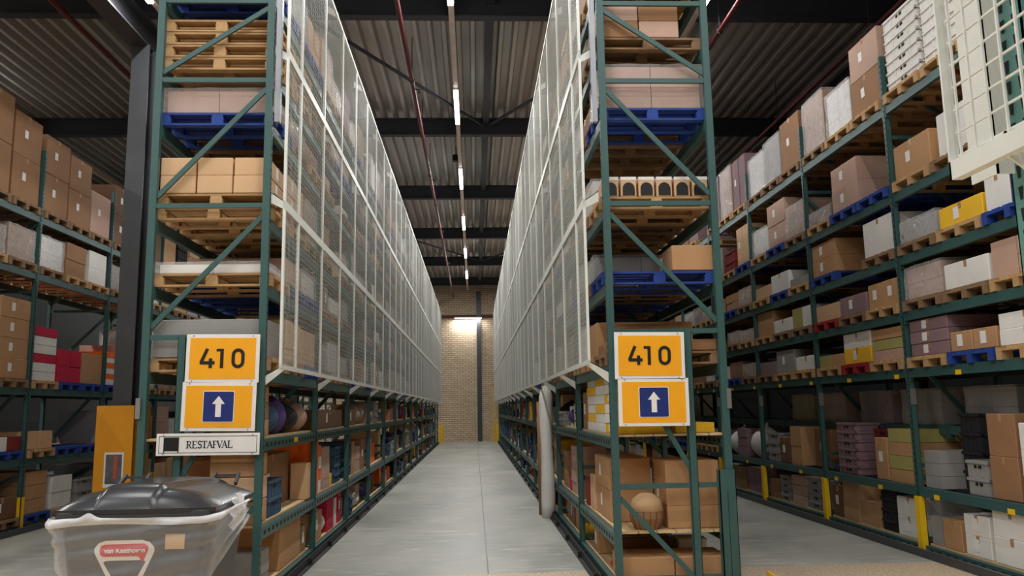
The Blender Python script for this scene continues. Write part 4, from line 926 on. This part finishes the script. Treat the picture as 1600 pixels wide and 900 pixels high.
for kind in GROUP:
    rs = [r for r in REQ if r['kind'] == kind]
    def score(r):
        d = (Vector(r['loc']) - camp).length; a = (r['dims'][1] * r['dims'][2]) ** .5 / d
        if r['loc'][0] > 6.2: a *= .8
        return -a
    # goods behind others (rear rows) count for less
    rs.sort(key=score)
    keep, rest = rs[:298], rs[298:]
    for r in keep:
        parts, whole = geo(kind, r['mat'], r['dims'])
        root = empty(kind if kind != 'crate' else 'plastic_crate', r['loc'], r['rz'])
        if kind in ('carton', 'handled_box', 'crate', 'sack'):
            bpy.data.objects.remove(root)
            root = link({'carton': 'carton', 'handled_box': 'handled_box', 'crate': 'plastic_crate', 'sack': 'sack'}[kind], parts[0][1], None, r['loc'], r['rz'])
            sub = parts[1:]
        else: sub = parts
        near = (Vector(r['loc']) - camp).length < 19
        if not near and kind == 'carton': sub = []
        for n_, me in sub: link(n_, me, root)
        if near and kind == 'carton' and (r['o'].get('lab') or cnt['lab'] % 3 == 0) : link('label', label_mesh('l', r['dims']), root)
        cnt['lab'] += 1
        tag(root, r['look'] + ', ' + r['place'], CATN[kind], GROUP[kind])
    if rest:
        mats = sorted({r['mat'] for r in rest}); b = MB()
        for r in rest:
            parts, whole = geo(kind, r['mat'], r['dims']); c_, s_ = math.cos(r['rz']), math.sin(r['rz']); lx, ly_, lz = r['loc']
            b.add([(lx + x * c_ - y * s_, ly_ + x * s_ + y * c_, lz + z) for x, y, z in whole.v], whole.f, mats.index(r['mat']))
        o = link({'carton': 'carton', 'crate': 'plastic_crate'}.get(kind, kind), b.mesh(kind, mats, fix=False)); tag(o, 'distant %ss filling the deep bays of the racks' % CATN[kind], CATN[kind], None, 'stuff')
print('REQ', collections.Counter(r['kind'] for r in REQ))

# ------------------------------------------------------------------ single goods with their own shape
def tall_roll():
    r = empty('wrapped_roll', (1.01, 12.62, 0)); tag(r, 'tall white plastic-wrapped roll standing upright against the rack opposite bin', 'roll')
    pts = []; rad = []
    for k in range(12):
        v = k / 11; pts.append((.10 + .008 * math.sin(v * 7), .02 * math.cos(v * 5), .004 + 1.99 * v)); rad.append(.10 + .010 * math.sin(v * 9) - (.04 if k == 11 else 0))
    MB().tube(pts, rad, 14).build('sleeve', 'c_white', r, smooth=True)
    MB().tube([(.12, 0, 1.99), (.13, .01, 2.07), (.16, .02, 2.1)], [.05, .03, .05], 10).build('tied_top', 'c_white', r, smooth=True)
tall_roll()
rug = empty('rolled_rug', (1.06, 12.95, .001)); tag(rug, 'brown roll standing beside the tall white wrapped roll', 'roll'); MB().tube([(0, 0, 0), (0, .02, 1.75)], .07, 12).build('roll', 'c_brown', rug, smooth=True)
bk = empty('round_basket', (1.56, 7.50, .553)); tag(bk, 'round cream-topped basket with dark ribs on the end shelf opposite the bin', 'basket')
def ring_(r_, z_): return [(r_ * math.cos(2 * PI * k / 24), r_ * math.sin(2 * PI * k / 24), z_) for k in range(24)]
MB().loft([ring_(.11, 0), ring_(.15, .10), ring_(.15, .16)]).build('bowl', 'c_brown', bk, smooth=False); MB().loft([ring_(.152, .16), ring_(.13, .26), ring_(.06, .31), ring_(.02, .315)]).build('cover', 'c_pale tan', bk, smooth=True)
b = MB()
for k in range(16): a = 2 * PI * k / 16; b.tube([(.112 * math.cos(a), .112 * math.sin(a), 0), (.153 * math.cos(a), .153 * math.sin(a), .10), (.153 * math.cos(a), .153 * math.sin(a), .16)], .004, 5)
b.build('ribs', 'c_dark brown', bk)
def yellow_tag(y, z, lab): tag(MB().box(-1.862, -1.860, y - .09, y + .09, z - .05, z - .0).build('price_plate', 'yellow'), lab, 'plate')
yellow_tag(8.6, 1.40, 'small yellow plate on the shelf edge behind the bin')
for i in range(30):
    y = 6.75 + i * .6; z = (2.0, .70)[i % 2]
    tag(MB().box(4.888, 4.892, y - .05, y + .05, z - .085, z - .035).build('price_plate', 'yellow'), 'small yellow plate, %s along the %s beam of the yellow-guarded rack' % ((ORD + [o + ' further' for o in ORD])[i // 2], ('upper', 'lower')[i % 2]), 'plate', 'yellow plates on the beams')
# duplicates in labels: add what is left to tell them apart
print('DUP', [(l, len(o)) for l, o in USED.items() if len(o) > 1][:20], sum(len(o) > 1 for o in USED.values()))
for lab, os_ in USED.items():
    if len(os_) > 1:
        for i, o in enumerate(os_[1:], 1):
            o['label'] = lab.replace(',', ', %s matching,' % ORD[min(i, 15)], 1) if i < 16 else lab
